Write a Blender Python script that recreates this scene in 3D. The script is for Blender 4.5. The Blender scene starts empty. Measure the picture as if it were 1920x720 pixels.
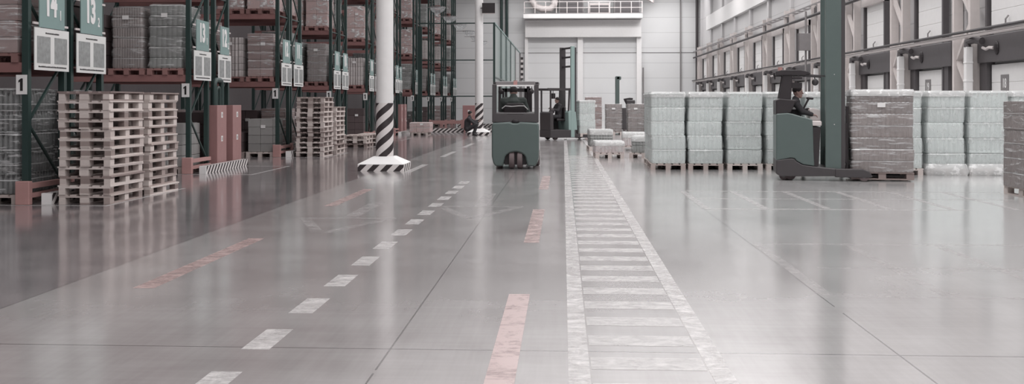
import bpy, math, random
from mathutils import Vector, Matrix
SC = bpy.context.scene
COL = SC.collection
PI = math.pi
F = 1870.0; HY = 194.0; CH = 1.55
YAW = math.atan(96 / F)
ct, st = math.cos(YAW), math.sin(YAW)
CAM = None
ORD = ['', 'first', 'second', 'third', 'fourth', 'fifth', 'sixth', 'seventh', 'eighth', 'ninth', 'tenth', 'eleventh', 'twelfth']

# ---------------------------------------------------------------- measuring the place
def floor_at(px, py):
    d = CH * F / (py - HY); l = (px - 960) / F * d
    return l * ct - d * st, l * st + d * ct
def ratio(px):
    return math.tan(math.atan((px - 960) / F) - YAW)          # X / Y along that sight line
def depth(x, y): return -x * st + y * ct
def zat(py, x, y): return CH + (HY - py) * depth(x, y) / F

# ---------------------------------------------------------------- materials
def lin(c):
    c = c / 255.0
    return c / 12.92 if c <= 0.04045 else ((c + 0.055) / 1.055) ** 2.4
def rgb(t): return (lin(t[0]), lin(t[1]), lin(t[2]), 1)
class NT:
    def __init__(s, name):
        s.m = bpy.data.materials.new(name); s.m.use_nodes = True
        s.t = s.m.node_tree; s.b = s.t.nodes['Principled BSDF']; s.out = s.t.nodes['Material Output']
    def n(s, kind, **kw):
        nd = s.t.nodes.new(kind)
        for k, v in kw.items(): setattr(nd, k, v)
        return nd
    def l(s, a, b): s.t.links.new(a, b)
    def math(s, op, a, b=None, c=None, clamp=False):
        nd = s.n('ShaderNodeMath', operation=op, use_clamp=clamp)
        for i, v in enumerate((a, b, c)):
            if v is None: continue
            if isinstance(v, (int, float)): nd.inputs[i].default_value = v
            else: s.l(v, nd.inputs[i])
        return nd.outputs[0]
    def coords(s, obj=True, scale=(1, 1, 1)):
        tc = s.n('ShaderNodeTexCoord'); mp = s.n('ShaderNodeMapping')
        mp.inputs['Scale'].default_value = scale
        s.l(tc.outputs['Object' if obj else 'Generated'], mp.inputs[0]); return mp.outputs[0]
    def world(s, scale=(1, 1, 1)):
        g = s.n('ShaderNodeNewGeometry'); mp = s.n('ShaderNodeMapping'); mp.inputs['Scale'].default_value = scale
        s.l(g.outputs['Position'], mp.inputs[0]); return mp.outputs[0]
    def noise(s, vec, scale=5, detail=3, rough=.55, dist=0):
        nd = s.n('ShaderNodeTexNoise'); nd.inputs['Scale'].default_value = scale; nd.inputs['Detail'].default_value = detail
        nd.inputs['Roughness'].default_value = rough; nd.inputs['Distortion'].default_value = dist
        s.l(vec, nd.inputs['Vector']); return nd.outputs['Fac']
    def ramp(s, fac, stops):
        nd = s.n('ShaderNodeValToRGB'); e = nd.color_ramp.elements
        while len(e) < len(stops): e.new(.5)
        for el, (p, c) in zip(e, stops):
            el.position = p; el.color = c if len(c) == 4 else (*c, 1)
        s.l(fac, nd.inputs[0]); return nd.outputs[0]
    def mix(s, fac, a, b):
        nd = s.n('ShaderNodeMix', data_type='RGBA')
        for v, i in ((fac, 0), (a, 6), (b, 7)):
            if isinstance(v, (int, float)): nd.inputs[i].default_value = v
            elif isinstance(v, tuple): nd.inputs[i].default_value = v
            else: s.l(v, nd.inputs[i])
        return nd.outputs[2]
    def bump(s, h, strength=.3, dist=.01):
        nd = s.n('ShaderNodeBump'); nd.inputs['Strength'].default_value = strength; nd.inputs['Distance'].default_value = dist
        s.l(h, nd.inputs['Height']); s.l(nd.outputs[0], s.b.inputs['Normal'])
def plain(name, col, rough=.5, metal=0, var=.12, scale=6, bump=0, rnd=0, emit=0, spec=.5):
    t = NT(name); v = t.coords(); f = t.noise(v, scale, 4)
    a = tuple(max(0, x * (1 - var)) for x in rgb(col)[:3]) + (1,); b = tuple(min(1, x * (1 + var)) for x in rgb(col)[:3]) + (1,)
    c = t.mix(f, a, b)
    if rnd:
        oi = t.n('ShaderNodeObjectInfo'); k = t.math('MULTIPLY_ADD', oi.outputs['Random'], 2 * rnd, 1 - rnd)
        h = t.n('ShaderNodeHueSaturation'); t.l(c, h.inputs['Color']); t.l(k, h.inputs['Value']); c = h.outputs[0]
    t.l(c, t.b.inputs['Base Color']); t.b.inputs['Roughness'].default_value = rough; t.b.inputs['Metallic'].default_value = metal
    t.b.inputs['Specular IOR Level'].default_value = spec
    if bump: t.bump(f, bump)
    if emit:
        t.b.inputs['Emission Color'].default_value = rgb(col); t.b.inputs['Emission Strength'].default_value = emit
    return t.m
M = {}
M['green'] = plain('dark_green_steel', (44, 61, 59), .4)
M['beam'] = plain('dusty_red_steel', (138, 100, 98), .5, rnd=.12)
M['guard'] = plain('salmon_red_steel', (176, 136, 133), .5)
M['cabinet'] = plain('dull_red_paint', (154, 116, 115), .45)
M['truck'] = plain('grey_green_paint', (86, 98, 96), .32, var=.05)
M['truck_teal'] = plain('pale_teal_paint', (148, 168, 165), .35, var=.05)
M['black'] = plain('black_plastic', (40, 34, 37), .5)
M['char'] = plain('charcoal_metal', (66, 62, 64), .42)
M['rubber'] = plain('grey_rubber', (104, 92, 93), .7)
M['white'] = plain('white_paint', (226, 224, 224), .4, var=.05)
M['offwhite'] = plain('offwhite_steel', (196, 188, 187), .45, var=.08)
M['pinksteel'] = plain('pinkish_grey_steel', (204, 196, 194), .5, var=.08)
M['greysteel'] = plain('grey_steel', (128, 124, 125), .45)
M['darkgrey'] = plain('dark_grey_steel', (84, 80, 82), .5)
M['sign'] = plain('teal_sign_enamel', (124, 147, 145), .45, var=.04)
M['paper'] = plain('white_paper', (214, 214, 213), .6, var=.03)
M['ink'] = plain('black_ink', (35, 32, 34), .6, var=0)
M['photo'] = plain('printed_photo', (140, 142, 142), .5, var=.45, scale=14)
M['cloth'] = plain('dark_work_cloth', (52, 50, 53), .85, var=.2, scale=20)
M['cloth2'] = plain('dark_green_work_cloth', (60, 66, 64), .85, var=.2, scale=20)
M['reflect'] = plain('grey_reflective_tape', (170, 168, 168), .4)
M['skin'] = plain('skin', (158, 130, 123), .6, var=.06)
M['hair'] = plain('dark_hair', (36, 31, 32), .8)
M['chrome'] = plain('bright_chrome', (200, 200, 202), .15, metal=1)
M['amber'] = plain('red_lamp_plastic', (186, 140, 136), .3)
M['carton'] = plain('brown_carton', (152, 132, 130), .75, rnd=.18, scale=3)
M['carton_dark'] = plain('dark_brown_carton', (88, 76, 77), .8, rnd=.15)
M['carton_pink'] = plain('pinkish_carton', (184, 160, 158), .7, rnd=.1)
M['crate'] = plain('pale_grey_crate', (150, 148, 147), .6, rnd=.15)
M['label'] = plain('white_label', (224, 222, 222), .5, var=.02)
def stripes(name, fn, dark=(42, 34, 37), light=(222, 216, 215)):
    t = NT(name); tc = t.n('ShaderNodeTexCoord'); s = t.n('ShaderNodeSeparateXYZ'); t.l(tc.outputs['Object'], s.inputs[0])
    m = fn(t, s.outputs[0], s.outputs[1], s.outputs[2])
    f = t.math('GREATER_THAN', t.math('FRACT', m), .5)
    n = t.noise(t.coords(), 9, 5)
    c = t.mix(f, rgb(light), rgb(dark)); c = t.mix(t.math('MULTIPLY', n, .15), c, rgb((130, 122, 122)))
    t.l(c, t.b.inputs['Base Color']); t.b.inputs['Roughness'].default_value = .45
    return t.m
M['curb_y'] = stripes('hazard_stripes_along_y', lambda t, x, y, z: t.math('MULTIPLY', t.math('ADD', y, t.math('MULTIPLY', z, -1.0)), 5.2))
M['curb_x'] = stripes('hazard_stripes_along_x', lambda t, x, y, z: t.math('MULTIPLY', t.math('ADD', x, t.math('MULTIPLY', z, -1.4)), 3.9))
M['base_stripe'] = stripes('hazard_stripes_base', lambda t, x, y, z: t.math('ADD', t.math('MULTIPLY', t.math('ADD', x, t.math('ADD', y, t.math('MULTIPLY', z, -1.0))), 3.3), .3))
M['post_stripe'] = stripes('hazard_stripes_post', lambda t, x, y, z: t.math('MULTIPLY', z, 2.1))
def helix(t, x, y, z):
    a = t.math('DIVIDE', t.math('ARCTAN2', y, x), 2 * PI)      # one stripe start per turn
    return t.math('SUBTRACT', t.math('MULTIPLY', a, 2.0), t.math('MULTIPLY', z, -2.25)) if False else t.math('SUBTRACT', t.math('MULTIPLY', z, 2.9), t.math('MULTIPLY', a, 3.0))
M['helix'] = stripes('hazard_stripes_column', helix)
# wood: every pallet its own grey to brown
def wood():
    t = NT('weathered_pallet_wood'); v = t.coords(scale=(3, 12, 12)); f = t.noise(v, 3, 5, .65)
    oi = t.n('ShaderNodeObjectInfo')
    tone = t.ramp(oi.outputs['Random'], [(0, rgb((112, 98, 96))), (.3, rgb((160, 147, 143))), (.6, rgb((212, 202, 198))), (1, rgb((220, 211, 207)))])
    c = t.mix(t.math('MULTIPLY', f, .6), tone, rgb((160, 144, 140))); t.l(c, t.b.inputs['Base Color']); t.b.inputs['Roughness'].default_value = .8
    t.bump(f, .25, .004); return t.m
M['wood'] = wood()
M['wood_red'] = plain('reddish_pallet_wood', (138, 104, 101), .8, rnd=.2, scale=9)
# shrink film: wrinkled, partly clear, with highlights painted in as white streaks
def film(name, col, base_alpha, streak, stretch=(2.2, 2.2, 9), bmp=.35, lh=0, thr=.53):
    t = NT(name); v = t.coords(scale=stretch); f = t.noise(v, 2.2, 5, .6, .5); g = t.noise(t.coords(scale=(1, 1, 3)), 2.0, 3, .6, .6)
    hi = t.ramp(f, [(0, (0, 0, 0)), (thr, (0, 0, 0)), (thr + .11, (1, 1, 1)), (1, (1, 1, 1))])
    a = t.math('ADD', base_alpha, t.math('MULTIPLY', hi, streak)); a = t.math('ADD', a, t.math('MULTIPLY', g, .18), clamp=True)
    if lh:
        tc = t.n('ShaderNodeTexCoord'); sp = t.n('ShaderNodeSeparateXYZ'); t.l(tc.outputs['Object'], sp.inputs[0])
        q = t.math('FRACT', t.math('DIVIDE', t.math('ADD', sp.outputs[2], t.math('MULTIPLY', g, .03)), lh))
        e = t.math('MAXIMUM', t.math('GREATER_THAN', q, .955), t.math('LESS_THAN', q, .03)); a = t.math('ADD', a, t.math('MULTIPLY', e, t.math('MULTIPLY', g, .9)), clamp=True)
    t.l(a, t.b.inputs['Alpha']); t.b.inputs['Base Color'].default_value = rgb(col); t.b.inputs['Roughness'].default_value = .22
    t.b.inputs['Specular IOR Level'].default_value = .6
    t.bump(f, bmp, .02); return t.m
M['film'] = film('clear_stretch_film', (222, 222, 223), .0, .36, (1.3, 1.3, 9), .3, .235)
M['film_gloss'] = film('glint_streaked_film', (226, 226, 227), .0, .8, (1.1, 1.1, 2.6), .4, 0, .52)
M['film_white'] = film('milky_stretch_film', (228, 231, 231), .10, .30, (5, 5, 2.2), .22, .33)
M['film_bag'] = film('loose_white_film', (232, 232, 232), .55, .4, (4, 4, 6))
def packs(name, a, b, ridge=0, rough=.35):
    t = NT(name); v = t.coords(scale=(14, 14, 2)); f = t.noise(v, 1.0, 3, .6); g = t.noise(t.coords(), 3, 3)
    c = t.mix(f, rgb(a), rgb(b)); c = t.mix(t.math('MULTIPLY', g, .35), c, rgb(b)); t.l(c, t.b.inputs['Base Color'])
    oi = t.n('ShaderNodeObjectInfo'); h = t.n('ShaderNodeHueSaturation'); t.l(c, h.inputs['Color']); t.l(t.math('MULTIPLY_ADD', oi.outputs['Random'], .22, .9), h.inputs['Value']); t.l(h.outputs[0], t.b.inputs['Base Color'])
    t.b.inputs['Roughness'].default_value = rough; t.bump(f, .35, .01); return t.m
M['pack_white'] = packs('pale_green_bottle_pack', (222, 228, 227), (188, 196, 195))
M['pack_bottle'] = packs('clear_bottle_pack', (124, 126, 125), (66, 66, 68), rough=.2)
M['pack_brown'] = packs('brown_tray_pack', (154, 146, 144), (114, 105, 104))
M['pack_grey'] = packs('grey_tray_pack', (150, 152, 150), (112, 114, 113))
M['pack_light'] = packs('light_ribbed_tray', (206, 200, 199), (140, 132, 132))
M['pack_pinkwhite'] = packs('pinkish_white_pack', (216, 206, 206), (180, 164, 166))
# concrete floor with joints; left strip a sealed slab, dark rack reflections painted into its tone
def floor_mat():
    t = NT('sealed_concrete'); w = t.world(); s = t.n('ShaderNodeSeparateXYZ'); t.l(w, s.inputs[0]); X, Y = s.outputs[0], s.outputs[1]
    big = t.noise(w, .35, 4, .6); mid = t.noise(w, 1.6, 4, .5); scr = t.noise(t.world((14, .6, 1)), 1.6, 3, .6); scr2 = t.noise(t.world((.5, 9, 1)), 1.7, 3, .6)
    mix = t.math('ADD', t.math('MULTIPLY', big, .45), t.math('ADD', t.math('MULTIPLY', mid, .3), t.math('MULTIPLY', t.math('ADD', scr, scr2), .125)))
    c = t.ramp(mix, [(.36, rgb((134, 128, 128))), (.5, rgb((149, 144, 144))), (.64, rgb((162, 158, 158)))])
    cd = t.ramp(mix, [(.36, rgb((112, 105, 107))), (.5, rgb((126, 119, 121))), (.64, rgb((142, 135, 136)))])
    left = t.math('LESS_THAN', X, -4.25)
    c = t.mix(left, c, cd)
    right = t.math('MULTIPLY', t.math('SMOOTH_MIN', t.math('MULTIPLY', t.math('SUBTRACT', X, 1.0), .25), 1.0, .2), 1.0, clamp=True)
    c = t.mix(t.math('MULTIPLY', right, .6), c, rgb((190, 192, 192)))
    def joint(v, off, per, wd):
        q = t.math('FRACT', t.math('DIVIDE', t.math('SUBTRACT', v, off - per * 20.5), per))
        return t.math('LESS_THAN', t.math('ABSOLUTE', t.math('SUBTRACT', q, .5)), wd / per)
    jx = t.math('MULTIPLY', joint(X, -1.09, 3.155, .006), t.math('LESS_THAN', X, 2.5))
    jy = t.math('MULTIPLY', joint(Y, 6.25, 3.36, .008), t.math('MULTIPLY_ADD', t.math('LESS_THAN', Y, 7.5), .7, .3))
    j = t.math('MAXIMUM', jx, jy)
    brk = t.math('MULTIPLY', t.math('GREATER_THAN', t.noise(w, .8, 2), .34), .72)
    c = t.mix(t.math('MULTIPLY', j, brk), c, rgb((70, 64, 66)))
    t.l(c, t.b.inputs['Base Color'])
    soft = t.noise(t.world((1.6, .7, 1)), .9, 2, .45); r = t.math('MULTIPLY_ADD', soft, .12, .10); r2 = t.math('MULTIPLY_ADD', soft, .10, .05)
    rr = t.n('ShaderNodeMix', data_type='FLOAT'); t.l(left, rr.inputs[0]); t.l(r, rr.inputs[2]); t.l(r2, rr.inputs[3]); t.l(rr.outputs[0], t.b.inputs['Roughness'])
    t.b.inputs['Specular IOR Level'].default_value = .7
    t.b.inputs['Coat Weight'].default_value = .5; t.b.inputs['Coat IOR'].default_value = 1.6; t.b.inputs['Coat Roughness'].default_value = .16
    return t.m
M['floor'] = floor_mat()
def paint(name, col, lo, hi):
    t = NT(name); w = t.world(); f = t.noise(w, 5.5, 7, .75, .6); g = t.noise(t.world((2, 14, 1)), 2, 4, .7)
    a = t.ramp(t.math('ADD', t.math('MULTIPLY', f, .65), t.math('MULTIPLY', g, .35)), [(lo, (0, 0, 0)), (hi, (1, 1, 1))])
    t.l(a, t.b.inputs['Alpha']); t.b.inputs['Base Color'].default_value = rgb(col); t.b.inputs['Roughness'].default_value = .3
    t.b.inputs['Coat Weight'].default_value = .4; t.b.inputs['Coat IOR'].default_value = 1.6; t.b.inputs['Coat Roughness'].default_value = .16
    return t.m
M['p_mid'] = paint('thin_pale_floor_paint', (196, 193, 193), .30, .85)
M['p_white'] = paint('worn_white_floor_paint', (212, 208, 208), .34, .64)
M['p_faint'] = paint('very_worn_white_floor_paint', (192, 188, 188), .46, .80)
M['p_pale'] = paint('pale_floor_paint', (206, 202, 202), .24, .68)
M['p_red'] = paint('worn_red_floor_paint', (182, 160, 159), .26, .50)
M['p_redfaint'] = paint('very_worn_red_floor_paint', (184, 160, 158), .36, .58)
def panel_wall(name, col, pz, py, line=(120, 118, 120)):
    t = NT(name); w = t.world(); s = t.n('ShaderNodeSeparateXYZ'); t.l(w, s.inputs[0])
    def joint(v, per, wd, off=0):
        q = t.math('FRACT', t.math('DIVIDE', t.math('ADD', v, off + 400 * per), per)); return t.math('LESS_THAN', q, wd / per)
    j = joint(s.outputs[2], pz, .045, .35)
    if py: j = t.math('MAXIMUM', j, joint(s.outputs[0], py, .07, 0))
    f = t.noise(w, .5, 4, .6)
    a = tuple(x * .93 for x in rgb(col)[:3]) + (1,)
    c = t.mix(f, a, rgb(col)); c = t.mix(t.math('MULTIPLY', j, .34), c, rgb(line)); t.l(c, t.b.inputs['Base Color'])
    t.b.inputs['Roughness'].default_value = .45; return t.m
M['endwall'] = panel_wall('white_sandwich_panel', (216, 216, 217), 1.42, 0)
M['sidewall'] = panel_wall('grey_white_wall_panel', (194, 192, 193), 2.4, 0)
M['darkwall'] = plain('grey_wall', (96, 90, 92), .7)
M['ceil'] = plain('grey_corrugated_ceiling', (150, 150, 152), .7)
def mesh_fence():
    t = NT('teal_fence_mesh'); w = t.world(); s = t.n('ShaderNodeSeparateXYZ'); t.l(w, s.inputs[0])
    h = t.math('ADD', s.outputs[0], s.outputs[1])
    def wires(v): return t.math('LESS_THAN', t.math('FRACT', t.math('MULTIPLY', t.math('ADD', v, 100), 18.0)), .3)
    a = t.math('MAXIMUM', wires(h), wires(s.outputs[2])); t.l(t.math('MULTIPLY', a, .9), t.b.inputs['Alpha'])
    t.b.inputs['Base Color'].default_value = rgb((160, 174, 172)); t.b.inputs['Roughness'].default_value = .5
    return t.m
M['mesh'] = mesh_fence()
M['lamp'] = plain('lit_lamp_tube', (255, 253, 250), .5, emit=1.6, var=0)
def glass():
    t = NT('clear_lamp_glass'); t.b.inputs['Base Color'].default_value = rgb((225, 228, 230)); t.b.inputs['Roughness'].default_value = .15
    f = t.noise(t.coords(), 9, 3); t.l(t.math('MULTIPLY_ADD', f, .8, -.05, clamp=True), t.b.inputs['Alpha']); t.bump(f, .5, .03); return t.m
M['glass'] = glass()

# ---------------------------------------------------------------- mesh builder
class B:
    def __init__(s): s.v = []; s.f = []; s.m = []; s.mats = []; s.cur = 0
    def use(s, name):
        if name not in s.mats: s.mats.append(name)
        s.cur = s.mats.index(name); return s
    def add(s, vs, fs):
        o = len(s.v); s.v += [tuple(x) for x in vs]
        for f in fs: s.f.append(tuple(o + i for i in f)); s.m.append(s.cur)
        return s
    def box(s, x0, x1, y0, y1, z0, z1):
        vs = [(x0, y0, z0), (x1, y0, z0), (x1, y1, z0), (x0, y1, z0), (x0, y0, z1), (x1, y0, z1), (x1, y1, z1), (x0, y1, z1)]
        return s.add(vs, [(0, 3, 2, 1), (4, 5, 6, 7), (0, 1, 5, 4), (1, 2, 6, 5), (2, 3, 7, 6), (3, 0, 4, 7)])
    def bar(s, p0, p1, w, h):
        p0, p1 = Vector(p0), Vector(p1); d = (p1 - p0).normalized()
        up = Vector((0, 0, 1)) if abs(d.z) < .9 else Vector((1, 0, 0))
        a = d.cross(up).normalized() * w / 2; b = a.cross(d).normalized() * h / 2
        vs = [p + i * a + j * b for p in (p0, p1) for i, j in ((-1, -1), (1, -1), (1, 1), (-1, 1))]
        return s.add(vs, [(3, 2, 1, 0), (4, 5, 6, 7), (0, 1, 5, 4), (1, 2, 6, 5), (2, 3, 7, 6), (3, 0, 4, 7)])
    def loft(s, rings, cap=True):
        n = len(rings[0]); o = len(s.v)
        for r in rings: s.v += [tuple(p) for p in r]
        for i in range(len(rings) - 1):
            for k in range(n):
                s.f.append((o + i * n + k, o + i * n + (k + 1) % n, o + (i + 1) * n + (k + 1) % n, o + (i + 1) * n + k)); s.m.append(s.cur)
        if cap:
            s.f.append(tuple(o + k for k in reversed(range(n)))); s.m.append(s.cur)
            s.f.append(tuple(o + (len(rings) - 1) * n + k for k in range(n))); s.m.append(s.cur)
        return s
    def tube(s, pts, r, n=10):
        pts = [Vector(p) for p in pts]; rs = r if isinstance(r, (list, tuple)) else [r] * len(pts); rings = []
        d0 = (pts[1] - pts[0]).normalized(); up = Vector((0, 0, 1)) if abs(d0.z) < .9 else Vector((1, 0, 0)); a = d0.cross(up).normalized()
        for i, p in enumerate(pts):
            d = (pts[min(i + 1, len(pts) - 1)] - pts[max(i - 1, 0)]).normalized()
            a = (a - d * a.dot(d)).normalized(); b = d.cross(a)
            rings.append([p + (a * math.cos(2 * PI * k / n) + b * math.sin(2 * PI * k / n)) * rs[i] for k in range(n)])
        return s.loft(rings)
    def cyl(s, p0, p1, r, n=16): return s.tube([p0, p1], r, n)
    def capsule(s, p0, p1, r0, r1, n=10):
        p0, p1 = Vector(p0), Vector(p1); d = (p1 - p0)
        if d.length < 1e-6: d = Vector((0, 0, 1e-3))
        d.normalize(); pts = []; rs = []
        for k in (.98, .8, .5, 0): pts.append(p0 - d * r0 * k); rs.append(r0 * math.sqrt(1 - k * k) + .0005)
        for k in (0, .5, .8, .98): pts.append(p1 + d * r1 * k); rs.append(r1 * math.sqrt(1 - k * k) + .0005)
        return s.tube(pts, rs, n)
    def ball(s, c, rx, ry, rz, n=16, m=10):
        rings = []
        for i in range(m + 1):
            a = -PI / 2 + PI * (i + .02 * (1 if i == 0 else -1 if i == m else 0)) / m if 0 < i < m else (-PI / 2 + .06 if i == 0 else PI / 2 - .06)
            rings.append([(c[0] + rx * math.cos(a) * math.cos(2 * PI * k / n), c[1] + ry * math.cos(a) * math.sin(2 * PI * k / n), c[2] + rz * math.sin(a)) for k in range(n)])
        return s.loft(rings)
    def prism(s, poly, y0, y1):                                # outline in x,z run along y
        return s.loft([[(x, y0, z) for x, z in poly], [(x, y1, z) for x, z in poly]])
    def prism_x(s, poly, x0, x1):                              # outline in y,z run along x
        return s.loft([[(x0, y, z) for y, z in poly], [(x1, y, z) for y, z in poly]])
    def quad(s, x0, x1, y0, y1, z): return s.box(x0, x1, y0, y1, z - .001, z)
    def mesh(s, name, smooth=False):
        me = bpy.data.meshes.new(name); me.from_pydata(s.v, [], s.f); me.update()
        for q in s.mats: me.materials.append(M[q])
        me.polygons.foreach_set('material_index', s.m)
        if smooth: me.polygons.foreach_set('use_smooth', [True] * len(me.polygons))
        import bmesh
        bm = bmesh.new(); bm.from_mesh(me); bmesh.ops.recalc_face_normals(bm, faces=bm.faces); bm.to_mesh(me); bm.free()
        return me
    def obj(s, name, parent=None, bevel=0, smooth=False, loc=None):
        o = bpy.data.objects.new(name, s.mesh(name, smooth)); COL.objects.link(o)
        if parent: o.parent = parent
        if loc: o.location = loc
        if bevel:
            md = o.modifiers.new('bevel', 'BEVEL'); md.width = bevel; md.segments = 2; md.limit_method = 'ANGLE'; md.angle_limit = .7
        if smooth: auto(o)
        return o
def auto(o):
    try:
        o.data.set_sharp_from_angle(angle=.7)
    except Exception: pass
def mb(name): return B().use(name)
def empty(name, loc=(0, 0, 0), rz=0):
    o = bpy.data.objects.new(name, None); COL.objects.link(o); o.location = loc; o.rotation_euler = (0, 0, rz); o.empty_display_size = .2; return o
def tag(o, label, cat, group=None, kind=None):
    o['label'] = label; o['category'] = cat
    if group: o['group'] = group
    if kind: o['kind'] = kind
    return o
KIDS = {}
def dup(root, loc, rz=0, scale=None):
    c = root.copy(); COL.objects.link(c); c.location = loc; c.rotation_euler = (0, 0, rz)
    if scale: c.scale = scale
    for k in ('label', 'group', 'category'):
        if k in c: del c[k]
    if root.name not in KIDS: KIDS[root.name] = [(ch, list(ch.children)) for ch in root.children]
    for ch, gs in KIDS[root.name]:
        d = ch.copy(); COL.objects.link(d); d.parent = c
        for g in gs:
            e = g.copy(); COL.objects.link(e); e.parent = d
    return c
def text(body, size, loc, rot, matname, parent, name='lettering', sx=.72, bold=.012):
    cu = bpy.data.curves.new(name, 'FONT'); cu.body = body; cu.size = size; cu.align_x = 'CENTER'; cu.align_y = 'CENTER'; cu.extrude = .004; cu.offset = bold * size
    o = bpy.data.objects.new(name, cu); COL.objects.link(o); o.location = loc; o.rotation_euler = rot; o.scale = (sx, 1, 1); cu.materials.append(M[matname])
    bpy.context.view_layer.update()
    me = bpy.data.meshes.new_from_object(o); bpy.data.objects.remove(o); o = bpy.data.objects.new(name, me); COL.objects.link(o)
    o.location = loc; o.rotation_euler = rot; o.scale = (sx, 1, 1)
    if parent: o.parent = parent
    return o
class Pool:                                                    # first use moves the prototype itself, later ones copy it
    def __init__(s, fn): s.fn = fn; s.p = None
    def put(s, loc, rz=0, scale=None):
        if s.p is None:
            s.p = s.fn(); KIDS[s.p.name] = [(ch, list(ch.children)) for ch in s.p.children]; s.p.location = loc; s.p.rotation_euler = (0, 0, rz)
            if scale: s.p.scale = scale
            return s.p
        return dup(s.p, loc, rz, scale)

# ---------------------------------------------------------------- the setting
XR = -8.2; XW = 12.8; YE = 94.0; ZC = 12.6; XL = -15.0; YB = -14.0
def struct(o, label=None):
    o['kind'] = 'structure'
    return o
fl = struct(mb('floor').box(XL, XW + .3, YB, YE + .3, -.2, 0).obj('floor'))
struct(mb('ceil').box(XL, XW + .3, YB, YE + .3, ZC, ZC + .2).obj('ceiling'))
struct(mb('darkwall').box(XL - .3, XL, YB, YE, 0, ZC).obj('wall_left'))
struct(mb('sidewall').box(XL, XW, YB - .3, YB, 0, ZC).obj('wall_back'))
struct(mb('endwall').box(XL, XW + .3, YE, YE + .3, 0, ZC).obj('wall_end'))
# right wall stands with an opening's depth behind the dock doors
struct(mb('sidewall').box(XW, XW + .3, YB, YE, 0, ZC).obj('wall_right'))
struct(mb('white').box(XW - .28, XW, 20, 88.2, 7.95, 9.15).obj('trim_1'))          # white band high on the right wall
# header and jambs of the wide end doorway
h = mb('white').box(-3.55, 7.25, 93.2, YE, 7.75, 9.35).obj('trim_2'); struct(h)
j = mb('white').box(1.35, 1.85, 93.6, YE, 0, 7.75).box(6.85, 7.3, 93.5, YE, 0, 7.75).box(-3.6, -3.3, 93.5, YE, 0, 7.75).obj('trim_3'); struct(j)
g = mb('greysteel').box(10.9, 11.0, 93.8, YE, 0, ZC).obj('trim_4'); struct(g)
bz = mb('greysteel').box(-4, XW, 93.96, YE, 6.30, 6.34).obj('trim_5'); struct(bz)
# steel portal columns of the side wall above the cable tray
yk0 = 33.8; PER = 6.03
k = 6
for i in range(-2, 10):
    y = yk0 + PER * i + 4.2
    if y > YE - .5: continue
    struct(mb('sidewall').box(XW - .18, XW, y, y + .45, 3.8, ZC).obj('trim_%d' % k)); k += 1

# floor paint: parts of the floor
def mark(b, name, label=None):
    o = b.obj(name, fl)
    if label: o['label'] = label
    return o
ZM = .0013
b = mb('p_white').quad(.03, .155, 4.2, 46, ZM).quad(.845, .97, 4.2, 46, ZM)
mark(b, 'walkway_edge_line', 'two worn white edge lines of the ladder walkway')
b = mb('p_pale')
for i in range(0, 44):
    y = 4.82 + .575 * i; b.quad(.165, .835, y - .14, y + .14, ZM)
mark(b, 'walkway_rung', 'worn white crosswise rungs of the walkway')
for i in range(14):
    y = 5.40 + 1.085 * i
    mark((mb('p_white') if i % 5 != 4 else mb('p_pale')).quad(-2.03, -1.85, y - .29, y + .27, ZM), 'lane_dash')
for y0, y1, q in ((4.0, 8.1, 'p_red'), (11.1, 14.6, 'p_redfaint'), (18, 21.3, 'p_redfaint')):
    mark(mb(q).quad(-.44, -.27, y0, y1, ZM), 'red_dash')
for y0, y1, q in ((8.2, 11.3, 'p_redfaint'), (14.9, 17.9, 'p_redfaint')):
    mark(mb(q).quad(-3.61, -3.43, y0, y1, ZM), 'red_dash')
for y0, y1 in ((22.3, 25.2), (28.8, 32.0), (35, 38.5), (41.5, 45)):
    mark(mb('p_pale').quad(-3.58, -3.42, y0, y1, ZM), 'lane_dash')
b = mb('p_mid').quad(2.08, 5.9, 14.75, 14.86, ZM).quad(2.08, 7.2, 16.35, 16.44, ZM).quad(2.08, 7.6, 17.72, 17.82, ZM)
for x in (2.1, 2.97, 3.88, 4.78, 5.68, 6.6): b.quad(x - .05, x + .06, 14.86, 17.72, ZM + .0006)
mark(b, 'pallet_place_grid', 'pale painted grid of pallet places')
b = mb('p_faint').quad(2.08, 6.2, 8.08, 8.16, ZM).quad(2.4, 6.4, 9.5, 9.58, ZM).quad(2.08, 6.5, 11.1, 11.2, ZM)
for x in (2.08, 3.05, 4.02, 5.0): b.quad(x, x + .1, 8.16, 11.1, ZM + .0006)
mark(b, 'pallet_place_grid', 'nearly worn off pallet place grid')
mark(mb('p_pale').quad(-15, -6.88, 14.72, 14.8, ZM).quad(-6.94, -6.88, 14.8, 17.9, ZM), 'pallet_box_line')
for y in (21.4, 28.2, 34.8, 41.3):
    mark(mb('p_pale').quad(-8.5, -6.74, y - .06, y + .02, ZM).quad(-6.8, -6.74, y + .02, y + 3.0, ZM).quad(-8.0, -6.8, y + 2.9, y + 2.96, ZM), 'pallet_box_line')
# worn arrows in the two lanes
def arrow(x, y, q):
    b = mb(q); b.quad(x - .65, x + .65, y, y + .09, ZM)
    b.loft([[(x - .65, y, ZM), (x - .5, y, ZM), (x + .05, y - 1.5, ZM), (x - .1, y - 1.5, ZM)], [(x - .65, y, ZM + .001), (x - .5, y, ZM + .001), (x + .05, y - 1.5, ZM + .001), (x - .1, y - 1.5, ZM + .001)]])
    b.loft([[(x + .65, y, ZM), (x + .5, y, ZM), (x - .05, y - 1.5, ZM), (x + .1, y - 1.5, ZM)], [(x + .65, y, ZM + .001), (x + .5, y, ZM + .001), (x - .05, y - 1.5, ZM + .001), (x + .1, y - 1.5, ZM + .001)]])
    b.quad(x - .1, x + .1, y + .09, y + 2.2, ZM)
    mark(b, 'lane_arrow')
arrow(-1.25, 14.9, 'p_faint'); arrow(-2.9, 13.3, 'p_faint')

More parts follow.
